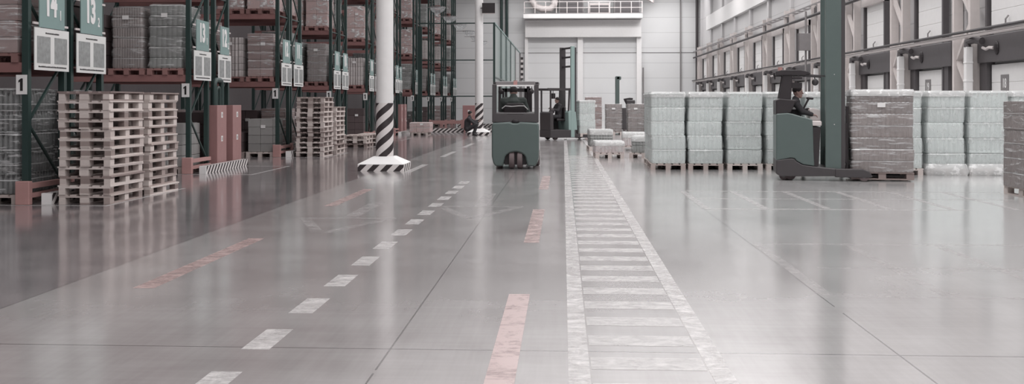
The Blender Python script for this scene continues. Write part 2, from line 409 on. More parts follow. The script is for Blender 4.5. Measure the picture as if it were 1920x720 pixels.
# ---------------------------------------------------------------- pallets
rnd = random.Random(4)
def pallet_parts():
    r = empty('wooden_pallet')
    b = mb('wood')
    for yy in (-.4, -.2, 0, .2, .4): pass
    # 0.8 wide in x, 1.2 deep in y; deck boards run along y on three cross boards
    for x in (-.345, -.178, 0, .178, .345): b.box(x - (.0725 if abs(x) != .178 else .05), x + (.0725 if abs(x) != .178 else .05), -.6, .6, .122, .144)
    for y in (-.5275, 0, .5275): b.box(-.4, .4, y - .0725, y + .0725, .1, .122)
    b.obj('top_deck', r)
    for x in (-.35, 0, .35):
        for y in (-.5275, 0, .5275):
            w = .05 if x else .0725
            mb('wood').box(x - w, x + w, y - .0725, y + .0725, .022, .1).obj('block', r)
        w = .05 if x else .0725
        mb('wood').box(x - w, x + w, -.6, .6, 0, .022).obj('bottom_board', r)
    return r
PAL = Pool(pallet_parts)
def simple_pallet(mt):
    def f():
        b = mb(mt)
        for x in (-.345, -.178, 0, .178, .345): b.box(x - .066, x + .066, -.6, .6, .122, .144)
        for y in (-.5275, 0, .5275): b.box(-.4, .4, y - .0725, y + .0725, .1, .122)
        for x in (-.35, 0, .35):
            for y in (-.5275, 0, .5275): b.box(x - .055, x + .055, y - .0725, y + .0725, .022, .1)
            b.box(x - .055, x + .055, -.6, .6, 0, .022)
        return b.obj('wooden_pallet')
    return Pool(f)
SP = simple_pallet('wood'); SPR = simple_pallet('wood_red')
def stack(x, y, n, where, grp, seed, parts=True):
    r = random.Random(seed)
    for i in range(n):
        p = (PAL if parts else SP).put((x + r.uniform(-.018, .018), y + r.uniform(-.018, .018), .0005 + i * .1448), r.uniform(-.012, .012) + (PI if i % 2 else 0))
        pos = 'topmost' if i == n - 1 else 'bottom one' if i == 0 else ORD[i + 1] + ' from the floor'
        tag(p, 'bare wooden pallet, %s, in %s' % (pos, where), 'pallet', grp)
stack(-7.34, 15.56, 12, 'the nearest stack, left of the picture', 'pallets in the nearest stack', 1)
stack(-7.34, 17.0, 12, 'the stack just behind the nearest one', 'pallets in the stack behind the nearest one', 2)
stack(-7.35, 29.25, 12, 'the brown stack beyond the red cabinets', 'pallets in the brown stack beyond the red cabinets', 3)
stack(-7.33, 30.75, 10, 'the lower stack behind the brown one', 'pallets in the lower stack behind the brown one', 5)
stack(-7.3, 35.3, 3, 'the low stack left of the striped column', 'pallets in the low stack left of the striped column', 6)
stack(-7.1, 36.8, 3, 'the low stack partly behind the striped column', 'pallets in the low stack behind the striped column', 7, False)

# ---------------------------------------------------------------- pallet loads
def rrect(w, d, r, n=5, amp=0, per=.08, z=0, jit=0, R=None, off=(0, 0)):
    pts = []
    cs = [(w / 2 - r, d / 2 - r, 0), (-w / 2 + r, d / 2 - r, PI / 2), (-w / 2 + r, -d / 2 + r, PI), (w / 2 - r, -d / 2 + r, 3 * PI / 2)]
    raw = []
    for i, (cx, cy, a0) in enumerate(cs):
        for k in range(n): 
            a = a0 + PI / 2 * k / (n - 1); raw.append((cx + r * math.cos(a), cy + r * math.sin(a), math.cos(a), math.sin(a)))
        nx = cs[(i + 1) % 4]; a = a0 + PI / 2; p = raw[-1]; q = (nx[0] + r * math.cos(nx[2]), nx[1] + r * math.sin(nx[2]))
        L = math.hypot(q[0] - p[0], q[1] - p[1]); m = max(3, int(L / (per / 5))) if amp else 6
        for k in range(1, m):
            t = k / m; s = amp * (abs(math.sin(PI * t * L / per)) - .5) if amp else 0
            raw.append((p[0] + (q[0] - p[0]) * t + s * math.cos(a), p[1] + (q[1] - p[1]) * t + s * math.sin(a), math.cos(a), math.sin(a)))
    for x, y, nx_, ny_ in raw:
        e = R.uniform(-jit, jit) if jit and R else 0
        pts.append((x + nx_ * e + off[0], y + ny_ * e + off[1], z))
    return pts
def layer(matname, w, d, h, amp, seed, off=(0, 0), soft=.02, per=.085):
    b = mb(matname); base = rrect(w, d, .05, amp=amp, per=per); mk = lambda s, z: [(x * s + off[0], y * s + off[1], z) for x, y, _ in base]
    b.loft([mk(.992, 0), mk(1, soft), mk(1, h - soft), mk(.99, h)]); return b
def film_shell(matname, w, d, H, nl, seed, wob=.02, r=.07, pinch=.02):
    R = random.Random(seed); b = mb(matname); rings = []; lh = H / nl
    offs = [(R.uniform(-wob, wob), R.uniform(-wob, wob)) for _ in range(nl + 1)]
    for i in range(nl):
        for t in (.03, .2, .5, .8):
            e = .012 - pinch * (t < .1) + R.uniform(-.006, .006)
            a, c = offs[i], offs[i + 1]; o = (a[0] * (1 - t) + c[0] * t, a[1] * (1 - t) + c[1] * t)
            rings.append(rrect(w + 2 * e, d + 2 * e, r, z=(i + t) * lh, off=o))
    rings.append(rrect(w + .02, d + .02, r, z=H - .01, off=offs[-1])); rings.append(rrect(w - .1, d - .1, r, z=H + .02, off=offs[-1]))
    return b.loft(rings), offs
def load_proto(name, matname, w, d, nl, lh, amp, filmname, seed, wob=.012, gap=True, label=True, per=.085, cap=None):
    def f():
        r = empty(name); H = nl * lh
        if filmname: fb, offs = film_shell(filmname, w, d, H, nl, seed, wob)
        else: offs = [(0, 0)] * (nl + 1)
        for i in range(nl):
            o = ((offs[i][0] + offs[i + 1][0]) / 2, (offs[i][1] + offs[i + 1][1]) / 2)
            L = layer(matname, w - .02, d - .02, lh - (.006 if gap else .003), amp, seed + i, o, per=per).obj('pack_layer', r, loc=(0, 0, i * lh))
        if filmname: fb.obj('stretch_film', r, smooth=True)
        if cap: mb(cap).loft([rrect(w + .015, d + .015, .06, z=H - .1), rrect(w + .025, d + .025, .06, z=H - .02), rrect(w - .02, d - .02, .06, z=H + .03, jit=.015, R=random.Random(seed))]).obj('top_cover', r, smooth=True)
        if label: mb('label').box(-.1, .05, -d / 2 - .03, -d / 2 - .026, H * .8, H * .8 + .09).obj('paper_label', r)
        return r
    return Pool(f)
def carton_proto(name, matname, w, d, nx, nl, lh, filmname, seed, gapy=3):
    def f():
        r = empty(name); R = random.Random(seed)
        for i in range(nl):
            b = mb(matname); off = R.uniform(-.012, .012)
            for a in range(nx):
                for c in range(gapy):
                    x0 = -w / 2 + w * a / nx; y0 = -d / 2 + d * c / gapy; e = .004
                    b.box(x0 + e + off, x0 + w / nx - e + off, y0 + e, y0 + d / gapy - e, e, lh - e)
            b.obj('carton_layer', r, bevel=.006, loc=(0, 0, i * lh))
        if filmname: film_shell(filmname, w + .02, d + .02, nl * lh, nl, seed)[0].obj('stretch_film', r, smooth=True)
        mb('label').box(.02, .16, -d / 2 - .026, -d / 2 - .022, nl * lh * .72, nl * lh * .72 + .09).obj('paper_label', r)
        return r
    return Pool(f)
def bottles_proto():
    r = empty('bottle_load'); w, d, lh = .78, 1.14, .325
    for i in range(5):
        b = mb('pack_bottle'); nx, ny = 9, 13
        for a in range(nx):
            for c in range(ny):
                if 0 < a < nx - 1 and 0 < c < ny - 1: continue
                x = -w / 2 + w * (a + .5) / nx; y = -d / 2 + d * (c + .5) / ny; q = .041
                b.tube([(x, y, .005), (x, y, .03), (x, y, .14), (x, y, .15), (x, y, .2), (x, y, .265), (x, y, .3), (x, y, .31)], [q * .9, q, q, q * .92, q, q * .45, q * .36, q * .36], 8)
        b.obj('bottle_layer', r, smooth=True, loc=(0, 0, i * lh))
        mb('film_white').loft([rrect(w + .03, d + .03, .05, z=0), rrect(w + .03, d + .03, .05, z=.015)]).obj('slip_sheet', r, loc=(0, 0, i * lh + .31))
    film_shell('film', w + .03, d + .03, 5 * lh, 5, 3)[0].obj('stretch_film', r, smooth=True)
    return r
P = {
 'white': [load_proto('wrapped_load', 'pack_white', .8, 1.15, 5, .33, .014, 'film_white', s, .03, label=False, cap='film_bag', per=.1) for s in (11, 12, 13)],
 'brownbig': [load_proto('wrapped_load', 'pack_brown', 1.20, .86, 7, .232, .012, 'film', 25, .018, cap='film_bag')],
 'lowwhite': [load_proto('wrapped_load', 'pack_pinkwhite', .84, 1.1, 1, .30, .02, 'film_white', 26, .01, label=False, cap='film_bag', per=.1)],
 'lowgrey': [load_proto('wrapped_load', 'pack_grey', .84, 1.1, 2, .19, .02, 'film', 27, .01, label=False, cap='film_bag', per=.1)],
 'lowcarton': [carton_proto('carton_load', 'carton_pink', 1.0, 1.1, 3, 2, .24, 'film', 92)],
 'brown': [load_proto('wrapped_load', 'pack_brown', .74, 1.12, 6, .225, .009, 'film', 21, per=.06)],
 'grey': [load_proto('wrapped_load', 'pack_grey', .8, 1.12, 6, .235, .009, 'film', 31, .03, per=.12)],
 'light': [load_proto('wrapped_load', 'pack_light', .78, 1.1, 6, .19, .03, None, 41, per=.11)],
 'pink': [carton_proto('carton_load', 'carton_pink', .8, 1.12, 2, 3, .45, 'film_gloss', 51)],
 'carton': [carton_proto('carton_load', 'carton', .78, 1.12, 2, 5, .25, 'film', 61)],
 'dark': [carton_proto('carton_load', 'carton_dark', .78, 1.1, 2, 4, .3, None, 71)],
 'crate': [carton_proto('crate_load', 'crate', .76, 1.1, 2, 4, .24, None, 81)],
 'lowdark': [carton_proto('carton_load', 'carton_dark', .78, 1.1, 3, 2, .28, None, 91)],
 'bottle': [Pool(bottles_proto)],
}
LOOK = {'white': 'pale green wrapped packs', 'brown': 'brown ridged trays in film', 'grey': 'grey trays in shiny film', 'light': 'light ribbed trays',
        'pink': 'tall pinkish wrapped cartons', 'carton': 'brown wrapped cartons', 'dark': 'dark brown cartons', 'crate': 'pale grey crates', 'lowdark': 'dark low cartons', 'bottle': 'clear bottles in film', 'lowwhite': '', 'lowgrey': '', 'lowcarton': '', 'brownbig': ''}
CNT = {}
def put_load(kind, loc, label, group, rz=0, scale=None, pal='wood', pal_label=None, pgroup=None):
    i = CNT.get(kind, 0); CNT[kind] = i + 1
    x, y, z = loc
    if pal:
        p = (SP if pal == 'wood' else SPR).put((x, y, z), rz)
        tag(p, pal_label or ('pallet under ' + ' '.join(label.split()[:11])), 'pallet', pgroup or 'pallets under loads')
        z += .1465
    o = P[kind][i % len(P[kind])].put((x, y, z), rz, scale)
    if not pal: o.location.z += .1465
    tag(o, label, 'pallet load', group)
    return o

# ---------------------------------------------------------------- racks
ROWS = [14.9, 21.55, 28.4, 35.0, 41.5, 48.05, 54.6, 60.8, 67.3, 73.5]
WIDE = {1, 5}
LV = [2.18, 4.14, 6.1, 8.06]
HT = 10.4
def rack(y, side, n, sign):
    """one single-deep rack: a frame at the aisle end, another one bay further in, beams between"""
    r = empty('pallet_rack', (XR - (.14 if side == 'b' and n in WIDE else 0), y, 0)); D = 1.2 if (side == 'a' or n not in WIDE) else 1.05
    for fx in (0, -2.78):
        for fy in (.05, D - .05):
            mb('green').box(fx - .1, fx, fy - .045, fy + .045, 0, HT).obj('upright', r)
        if fx == 0 or n < 4:
            z = .3; q = 0; b = mb('green' if n > 2 else 'green')
            while z < HT - 1.2:
                b.bar((fx - .05, .08 if q % 2 else D - .08, z), (fx - .05, D - .08 if q % 2 else .08, z + .95), .035, .035)
                if q % 2 == 0: b.bar((fx - .05, .08, z), (fx - .05, D - .08, z), .035, .035)
                z += .95; q += 1
            b.obj('frame_brace', r)
    for zt in LV:
        for fy in (.05, D - .05):
            mb('beam').box(-2.78, -.1, fy - .03, fy + .03, zt - .15, zt).obj('beam', r)
    if side == 'a' or n not in WIDE: mb('guard').box(-.15, .07, -.1, .004, 0, .36).obj('foot_guard', r, bevel=.01)
    if side == 'a':
        g = mb('guard').box(-.04, .04, .04, D, .1, .17).box(-.04, .04, .04, D, .24, .32).obj('foot_rail', r)
    w = 'near' if side == 'a' else 'far'
    tag(r, 'dark green and red pallet rack, %s side of the %s row' % (w, ORD[n + 1]), 'pallet rack', 'pallet racks on the left')
    return r
def end_signs(y, D, num, sub, n, side):
    w = 'near' if side == 'a' else 'far'
    x = XR + .055 - (.14 if side == 'b' and n in WIDE else 0)
    yc = y + D / 2; W = D - .14
    s = empty('aisle_sign', (x, yc, 3.08))
    mb('sign').box(0, .015, -W / 2 + .14, W / 2 - .14, -.34, .34).obj('plate', s)
    rod = mb('offwhite').box(-.02, 0, -D / 2 + .06, D / 2 - .06, -.3, -.265).box(-.02, 0, -D / 2 + .06, D / 2 - .06, .2, .235).obj('mounting_bar', s)
    text(num, .56, (.018, -.05, .04), (PI / 2, 0, PI / 2), 'label', s, sx=.66, bold=.045)
    text(sub, .22, (.018, .25, -.12), (PI / 2, 0, PI / 2), 'label', s, sx=.62, bold=.02)
    tag(s, 'teal sign reading %s small %s on the %s side of the %s rack row' % (num, sub, w, ORD[n + 1]), 'sign', 'teal aisle signs')
    s = empty('instruction_board', (x, yc, 2.4))
    mb('paper').box(0, .015, -W / 2, W / 2, -.33, .33).obj('board', s)
    for q in (-1, 1): mb('photo').box(.015, .018, q * W / 4 - W * .19, q * W / 4 + W * .19, -.22, .2).obj('photograph', s)
    R = random.Random(n)
    for z, a, e in ((.255, -.2, .2), (-.275, -.4, .4)):
        b = mb('ink'); q = a * W
        while q < e * W: l = R.uniform(.015, .04); b.box(.015, .017, q, q + l, z - .012, z + R.uniform(.008, .014)); q += l + .008
        b.obj('caption', s)
    tag(s, 'white photo board under sign %s small %s, %s side of %s rack row' % (num, sub, w, ORD[n + 1]), 'notice board', 'white photo boards on the rack ends')
def one_plate(x, y, n, side):
    s = empty('number_plate', (x, y, 1.84))
    mb('label').box(-.085, .085, -.012, 0, -.15, .15).obj('plate', s)
    mb('ink').prism([(-.02, -.095), (.022, -.095), (.022, .095), (-.005, .095), (-.045, .062), (-.045, .03), (-.02, .045)], -.016, -.012).obj('numeral', s)
    tag(s, 'white plate with a black 1 on the front post of %s rack row' % ORD[n + 1], 'number plate', 'white number 1 plates')
known = {  # (row, side, level) -> kinds from the aisle end inward
 (0, 'a', 0): ['bottle', 'bottle'], (0, 'a', 1): ['carton', 'dark'], (0, 'b', 0): ['bottle', 'dark'], (0, 'b', 1): ['dark'],
 (1, 'a', 0): ['crate', 'dark', 'carton'], (1, 'a', 1): ['grey', 'brown', 'dark'], (1, 'b', 0): ['dark', 'carton', 'dark'], (1, 'b', 1): ['carton'], 
 (2, 'a', 0): ['crate', 'lowdark', 'dark'], (2, 'a', 1): ['carton', 'light'], (2, 'a', 2): ['pink', 'pink'], (2, 'b', 1): ['grey'], (2, 'b', 0): ['carton', 'dark', 'crate'], (2, 'b', 2): ['pink'],
 (3, 'a', 0): ['lowdark', 'dark'], (3, 'a', 1): ['brown', 'grey'], (3, 'a', 2): ['pink', 'pink'], (3, 'b', 1): ['grey'], (3, 'b', 2): ['grey'], (3, 'b', 0): ['dark', 'lowdark'],
 (4, 'a', 0): ['dark'], (4, 'a', 1): ['light'], (4, 'a', 2): ['pink'],
 (6, 'a', 2): ['pink'], (6, 'a', 3): ['pink'], (6, 'a', 1): ['grey'],
}
R = random.Random(9)
for n, y in enumerate(ROWS):
    for side in 'ab':
        D = 1.2 if (side == 'a' or n not in WIDE) else 1.05
        ys = y if side == 'a' else y + (1.33 if n not in WIDE else 1.95)
        rack(ys, side, n, None)
        num = str(14 - n if side == 'a' else 13 - n); end_signs(ys, D, num, '1' if side == 'a' else '2', n, side)
        if side == 'a': one_plate(XR - .1, ys + .004, n, side)
        ztop = CH + HY * (y + 2) / F + .2
        for lv in range(0, 5):
            z = 0 if lv == 0 else LV[lv - 1]
            if z > ztop: break
            kinds = known.get((n, side, lv))
            if kinds is None:
                if n < 4 and side == 'a': continue
                kinds = [R.choice(['brown', 'grey', 'carton', 'pink', 'light', 'pink'] if lv else ['dark', 'lowdark', 'carton', 'crate'])]
            for q, kd in enumerate(kinds):
                x = XR - .56 - .878 * q - (.14 if side == 'b' and n in WIDE else 0)
                lvl = 'floor level' if lv == 0 else '%s level' % ORD[lv]
                pos = ['at the aisle', 'second inward', 'third inward'][q]
                tail = '%s of %s rack row, %s side, %s' % (lvl, ORD[n + 1], 'near' if side == 'a' else 'far', pos)
                lab = LOOK[kd] + ', ' + tail
                grp = 'loads in the %s rack row' % ORD[n + 1]
                pl = 'wooden pallet, ' + tail
                put_load(kd, (x, ys + D / 2, z + .0005), lab, grp, R.uniform(-.01, .01), (.95, .98, 1), 'wood' if lv == 0 else 'red', pl, 'pallets in the %s rack row' % ORD[n + 1])
# small wrapped bundle lying above the first beam at the left edge is part of that row's load
# rack-end curbs with hazard stripes
for n in (0, 1, 2, 5):
    y = ROWS[n] + .03; L = 2.6 if n not in WIDE else 2.9
    r = empty('rack_end_curb', (-7.93, y, 0))
    b = mb('white').box(-.075, .075, 0, .04, 0, .17).obj('end_face', r)
    b = mb('curb_y').box(-.075, .075, .04, L, 0, .17).obj('striped_side', r)
    tag(r, 'low black and white striped curb at the end of the %s rack row' % ORD[n + 1], 'curb', 'striped curbs at the rack ends')
# red pipe cabinets with green pipes bending into the rack
for n, (y0, w1) in {1: (22.9, 'nearest red'), 5: (49.35, 'far red')}.items():
    for q, yy in enumerate((y0, y0 + 1.1)):
        r = empty('pipe_cabinet', (-8.185, yy, 0))
        mb('cabinet').box(-.12, .12, 0, .64, 0, 1.51).obj('casing', r, bevel=.006)
        for z in (.95, 1.27) if False else (.72, 1.28):
            mb('label').box(.12, .123, .27, .38, z - .065, z + .065).obj('paper_label', r)
            mb('ink').box(.123, .125, .30, .31, z - .04, z + .04).box(.123, .125, .34, .35, z - .04, z + .03).obj('label_mark', r)
        tag(r, '%s upright cabinet with two white labels, %s of its pair' % (w1, 'nearer' if q == 0 else 'farther'), 'cabinet', 'dull red cabinets at the rack ends')
    for q, (ya, yb, zt, rad) in enumerate(((y0 + .08, y0 + .56, 2.1, .06), (y0 + .24, y0 + .42, 1.93, .035))):
        x = -8.16; c = .12 if q == 0 else .07; pts = [(x, ya, 1.5), (x, ya, zt - c)]
        pts += [(x, ya + c * (1 - math.cos(a)), zt - c + c * math.sin(a)) for a in (.4, .8, 1.2, PI / 2)] + [(x, yb - c * (1 - math.cos(a)), zt - c + c * math.sin(a)) for a in (PI / 2, 1.2, .8, .4)] + [(x, yb, zt - c), (x, yb, 1.5)]
        p = mb('green').tube(pts, rad, 12).obj('sprinkler_pipe', smooth=True)
        tag(p, '%s dark green pipe loop standing on the %s cabinet' % ('thick' if q == 0 else 'thin inner', w1), 'pipe', 'green pipe loops over the red cabinets')
# carton pile on a pallet beyond
put_load('lowcarton', (-6.95, 48.6, 0), 'low pile of pinkish grey cartons on a pallet before the far red cabinets', None, 0, (1.0, 1, 1))

# caged lamps / mirrors hanging at the rack ends
def dome_proto():
    r = empty('dome_mirror')
    pts = []
    b = mb('glass'); rings = []
    for i in range(7):
        a = PI / 2 * i / 6; rings.append([(.36 * math.cos(a) * math.cos(t * PI / 8) + .02 * math.cos(a), .36 * math.cos(a) * math.sin(t * PI / 8), -.3 * math.sin(a)) for t in range(16)])
    b.loft(rings).obj('dome', r, smooth=True)
    mb('greysteel').tube([(.37 * math.cos(t * PI / 8), .37 * math.sin(t * PI / 8), .0) for t in range(17)], .015, 6).obj('rim', r)
    mb('greysteel').bar((-.38, 0, 0), (-.75, 0, 0), .03, .03).obj('bracket', r)
    return r
DM = Pool(dome_proto)
for i in range(6):
    y = 58.8 + 6.5 * i
    if y > 92: break
    o = DM.put((XR + .75, y, 7.25), 0, (1.3, 1.3, 1.2)); tag(o, 'clear plastic dome fixture high at the rack ends, %s from the camera' % ORD[i + 1], 'mirror', 'clear domes at the rack ends')

# ---------------------------------------------------------------- columns
def column(y, x, which, withscreen=False):
    r = empty('building_column', (x, y, 0)); n = 28
    circ = lambda rad, z: [(rad * math.cos(2 * PI * k / n), rad * math.sin(2 * PI * k / n), z) for k in range(n)]
    mb('helix').loft([circ(.205, .28), circ(.205, 1.56)]).obj('striped_sleeve', r, smooth=True)
    mb('white').loft([circ(.2, 1.56), circ(.2, ZC)]).obj('shaft', r, smooth=True)
    sq = lambda a, z: [(-a, -a, z), (a, -a, z), (a, a, z), (-a, a, z)]
    mb('base_stripe').loft([sq(.53, 0), sq(.53, .15)]).obj('striped_plinth', r)
    mb('white').loft([sq(.53, .15), sq(.53, .16), sq(.235, .32)]).obj('sloped_top', r)
    tag(r, 'round white column with black spiral stripes, %s' % which, 'column', 'round striped columns')
column(23.15, -4.17, 'the near one'); column(48.8, -4.12, 'the far one behind the crouching person')
# flat dark panel mounted on the far column
r = empty('floodlight', (-3.62, 48.5, 6.2))
mb('black').box(-.33, .3, -.06, .06, -.25, .25).obj('housing', r, bevel=.01); mb('offwhite').box(-.33, .3, -.05, .05, -.28, -.25).obj('lip', r); mb('greysteel').bar((-.4, 0, 0), (-.3, .1, 0), .05, .05).obj('bracket', r)
tag(r, 'flat dark rectangular floodlight fixed high on the far column', 'lamp')

# ---------------------------------------------------------------- far fence, curbs, cabinet
r = empty('mesh_fence', (-3.8, 55, 0))
mb('green').box(-4.25, -4.02, -.06, .06, 0, 5.8).obj('post', r)
for yy in (0, 5.5, 11, 16.8, 24, 33): mb('green' if yy < 18 else 'greysteel').box(-.07, .05, yy - .06, yy + .06, 0, 6.0).obj('post', r)
for z in (1.96, 3.96, 6.0): mb('green').box(-4.25, 0, -.03, .03, z - .04, z + .02).obj('front_rail', r)
for z in (.1, 3.0, 6.0): mb('sign' if z > 5 else 'green').box(-.04, .04, 0, 33, z - .04, z + .04).obj('side_rail', r)
for i, (a, c) in enumerate(((.06, 5.44), (5.56, 10.94), (11.06, 16.74), (16.86, 23.94))):
    mb('mesh').box(-.006, .006, a, c, .14, 5.96).obj('mesh_panel', r)
tag(r, 'tall dark green framed mesh fence running back behind the far column', 'fence')
r = empty('floor_curb', (-5.4, 53.6, 0)); mb('curb_x').box(-1.9, 1.75, -.09, .09, 0, .2).obj('striped_body', r); tag(r, 'long black and white striped curb in front of the mesh fence', 'curb')
r = empty('floor_curb', (-5.4, 66, 0)); mb('curb_x').box(-1.6, 1.3, -.09, .09, 0, .2).obj('striped_body', r); tag(r, 'farther striped curb behind the mesh fence front', 'curb')
r = empty('guard_rail', (-7.0, 58.5, 0)); mb('guard').box(-.9, 1.1, -.05, .05, .35, .55).obj('rail', r)
for x in (-.85, .1, 1.05): mb('guard').box(x - .06, x + .06, -.06, .06, 0, .6).obj('post', r)
tag(r, 'low salmon red guard rail behind the long striped curb', 'guard rail')
r = empty('fire_cabinet', (-5.05, 53, 0)); mb('cabinet').box(-.33, .33, .2, .5, .25, 1.45).obj('casing', r, bevel=.01); mb('label').box(-.05, .05, .193, .2, 1.1, 1.2).obj('label_plate', r); mb('cabinet').box(-.28, -.2, .3, .4, 0, .25).box(.2, .28, .3, .4, 0, .25).obj('leg', r)
tag(r, 'red fire cabinet on legs beside the crouching person', 'cabinet')
r = empty('hazard_post', (-3.75, 89.5, 0)); mb('greysteel').box(-.06, .06, -.06, .06, 0, 3.7).obj('lower_post', r); mb('post_stripe').box(-.16, .16, -.08, .08, 3.7, 5.7).obj('striped_board', r); tag(r, 'black and white striped marker on a post near the far wall', 'marker post')
for x, q in ((-5.8, 'left'), (-5.3, 'right')):
    o = mb('green').cyl((x, 93.8, 0), (x, 93.8, ZC), .14, 10).obj('wall_pipe', smooth=True); tag(o, 'dark vertical pipe on the far wall above the fence, the %s of two' % q, 'pipe', 'dark pipes on the far wall')
o = mb('char').cyl((12.45, 93.7, 0), (12.45, 93.7, ZC), .13, 10).obj('corner_pipe', smooth=True); tag(o, 'dark vertical pipe in the far right corner of the hall', 'pipe')
o = mb('greysteel').cyl((7.45, 93.5, 0), (7.45, 93.5, 4.9), .07, 8).obj('wall_pipe', smooth=True); tag(o, 'thin grey vertical pipe right of the wide white doorway', 'pipe')
# service platform with ducts over the end doorway
r = empty('service_platform', (1.85, 92.6, 9.4))
mb('white').box(-5.5, 5.4, -.9, 1.3, 0, .38).obj('platform_beam', r)
mb('greysteel').box(-5.5, 5.4, -.9, 1.3, .38, .44).obj('platform_deck', r)
for i in range(12): mb('offwhite').box(-5.45 + i * .98, -5.39 + i * .98, -.88, -.82, .44, 1.5).obj('rail_post', r)
for z in (.95, 1.5): mb('offwhite').box(-5.45, 5.4, -.87, -.83, z - .03, z + .02).obj('handrail', r)
tag(r, 'white service platform with railing above the wide far doorway', 'platform')
def duct(pts, rad, lab):
    o = mb('offwhite').tube(pts, rad, 14).obj('air_duct', smooth=True); tag(o, lab, 'duct', 'air ducts above the platform')
duct([(-2.9, 92.9, 12.4), (-2.9, 92.9, 11.2), (-2.6, 92.9, 10.6), (-2.0, 92.9, 10.35), (-1.2, 92.9, 10.35), (-.8, 92.9, 10.8), (-.7, 92.9, 12.4)], .32, 'bent white air duct on the left end of the platform')
duct([(7.8, 92.5, 12.4), (7.8, 92.5, 11.2), (8.1, 92.5, 10.9), (8.3, 92.5, 12.5)], .26, 'short white duct bend right of the platform')
for i, (x, w, hh, q) in enumerate(((.75, 2.3, 1.75, 'left'), (3.35, 1.9, 1.0, 'middle'), (5.9, 2.4, 1.8, 'right'))):
    r = empty('air_unit', (x, 93.1, 9.845)); mb('greysteel' if i != 1 else 'offwhite').box(-w / 2, w / 2, -.4, .5, 0, hh).obj('casing', r, bevel=.02)
    mb('darkgrey').box(-w / 2 + .1, w / 2 - .1, -.43, -.4, .15, hh - .2).obj('grille', r); tag(r, 'grey air handling unit on the platform, the %s one' % q, 'air unit', 'air units on the platform')

# ---------------------------------------------------------------- dock doors along the right wall
def dock_door(i):
    y0 = yk0 + PER * i; y1 = y0 + 2.5; X = XW
    r = empty('dock_door', (X - .03, (y0 + y1) / 2, 0)); a, c = -1.25, 1.25
    b = mb('white'); z = 0.05
    while z < 2.7: b.box(-.10, -.04, a + .05, c - .05, z, min(z + .526, 2.75)); z += .53
    b.obj('lower_panel', r, bevel=.01)
    b = mb('white'); z = 3.75
    while z < 5.6: b.box(-.14, -.06, a + .12, c - .12, z, z + .515); z += .52
    b.obj('raised_panel', r, bevel=.01)
    for yy in (a - .12, c):
        mb('darkgrey').box(-.22, -.02, yy, yy + .12, 0, 5.85).obj('track', r)
    mb('offwhite').box(-.3, 0, a - .12, c + .14, 5.55, 5.85).obj('lintel', r, bevel=.02)
    mb('darkgrey').box(-.3, -.15, a - 1.0, c + .5, 2.76, 3.55).obj('header_box', r, bevel=.02)
    mb('black').ball((-.32, .35, 3.15), .06, .13, .2, 12, 6).obj('motor_opening', r)
    mb('offwhite').tube([(-.36, 1.2, 3.2), (-.39, .9, 3.14), (-.39, .7, 3.18), (-.34, .5, 3.16)], .045, 8).obj('shaft_cover', r, smooth=True)
    mb('white').box(-.70, -.5, c + .3, c + .5, 0, 3.25).box(-.71, -.49, c + .29, c + .51, 2.2, 2.26).box(-.71, -.49, c + .29, c + .51, 2.75, 2.8).obj('bumper_post', r, bevel=.01)
    mb('darkgrey').tube([(-.62, c + .4, 3.25), (-.62, c + .4, 3.4), (-.5, c + .2, 3.45), (-.4, c - .1, 3.4)], .11, 8).obj('elbow', r, smooth=True)
    mb('darkgrey').box(-.2, 0, c + .14, c + .55, 0, 3.6).box(-.2, 0, a - .5, a - .14, 0, 3.6).obj('seal', r)
    for yy in (-.1,):
        mb('greysteel').tube([(-.18, yy, 4.05), (-.26, yy, 3.95), (-.26, yy, 3.82), (-.26, yy - .5, 3.8)], .025, 6).obj('handle', r)
    lab = 'white dock door with a dark header box, %s from the camera on the right wall' % ORD[i + 3]
    if i < 1:
        s = mb('greysteel').box(-.118, -.1, .05, .55, 1.88, 2.38).obj('number_panel', r)
        text('18' if i == -1 else '19', .38, (-.1175 - .004, .3, 2.12), (PI / 2, 0, -PI / 2), 'label', s, name='number', sx=.7, bold=.015)
    tag(r, lab, 'dock door', 'dock doors on the right wall')
def lattice(i):
    y0 = yk0 + PER * i + 3.1; r = empty('lattice_column', (12.45, y0, 0))
    for yy in (0, 1.25): mb('pinksteel').box(-.14, .14, yy, yy + .16, 0, 6.7).obj('chord', r)
    z = .4; q = 0
    while z < 5.3:
        mb('pinksteel').bar((0, .1 if q % 2 else 1.3, z), (0, 1.3 if q % 2 else .1, z + 1.25), .14, .12).obj('diagonal', r); z += 1.25; q += 1
    mb('darkgrey').box(-.02, .12, .16, 1.25, 6.0, 6.3).obj('tie_plate', r)
    tag(r, 'pinkish white lattice steel column between dock doors, %s from the camera' % ORD[i + 3], 'column', 'lattice columns on the right wall')
for i in range(-2, 10):
    y1 = yk0 + PER * i + 2.5
    if i >= -1 and y1 < YE: dock_door(i)
    if i >= -1 and yk0 + PER * i + 4.6 < YE: lattice(i)
xr = 12.02
o = mb('black').tube([(xr, 20, 3.7), (xr, YE - .2, 3.66)], .045, 8).obj('lower_wall_pipe', smooth=True); tag(o, 'long dark pipe along the right wall above the dock door headers', 'pipe')
o = mb('offwhite').tube([(xr + .1, 20, 3.58), (xr + .1, YE - .2, 3.56)], .06, 8).obj('lower_wall_pipe', smooth=True); tag(o, 'thin pale pipe just below the lower dark pipe of the right wall', 'pipe')
o = mb('black').tube([(12.15, 20, 5.87), (12.15, YE - .2, 5.80)], .075, 8).obj('upper_wall_pipe', smooth=True); tag(o, 'thick dark pipe along the right wall at the door lintels', 'pipe')
r = empty('cable_tray', (12.3, 57, 6.32))
mb('greysteel').box(-.2, -.17, -37, 36.8, 0, .07).obj('side_rail', r); mb('greysteel').box(.17, .2, -37, 36.8, 0, .07).obj('side_rail', r)
b = mb('greysteel')
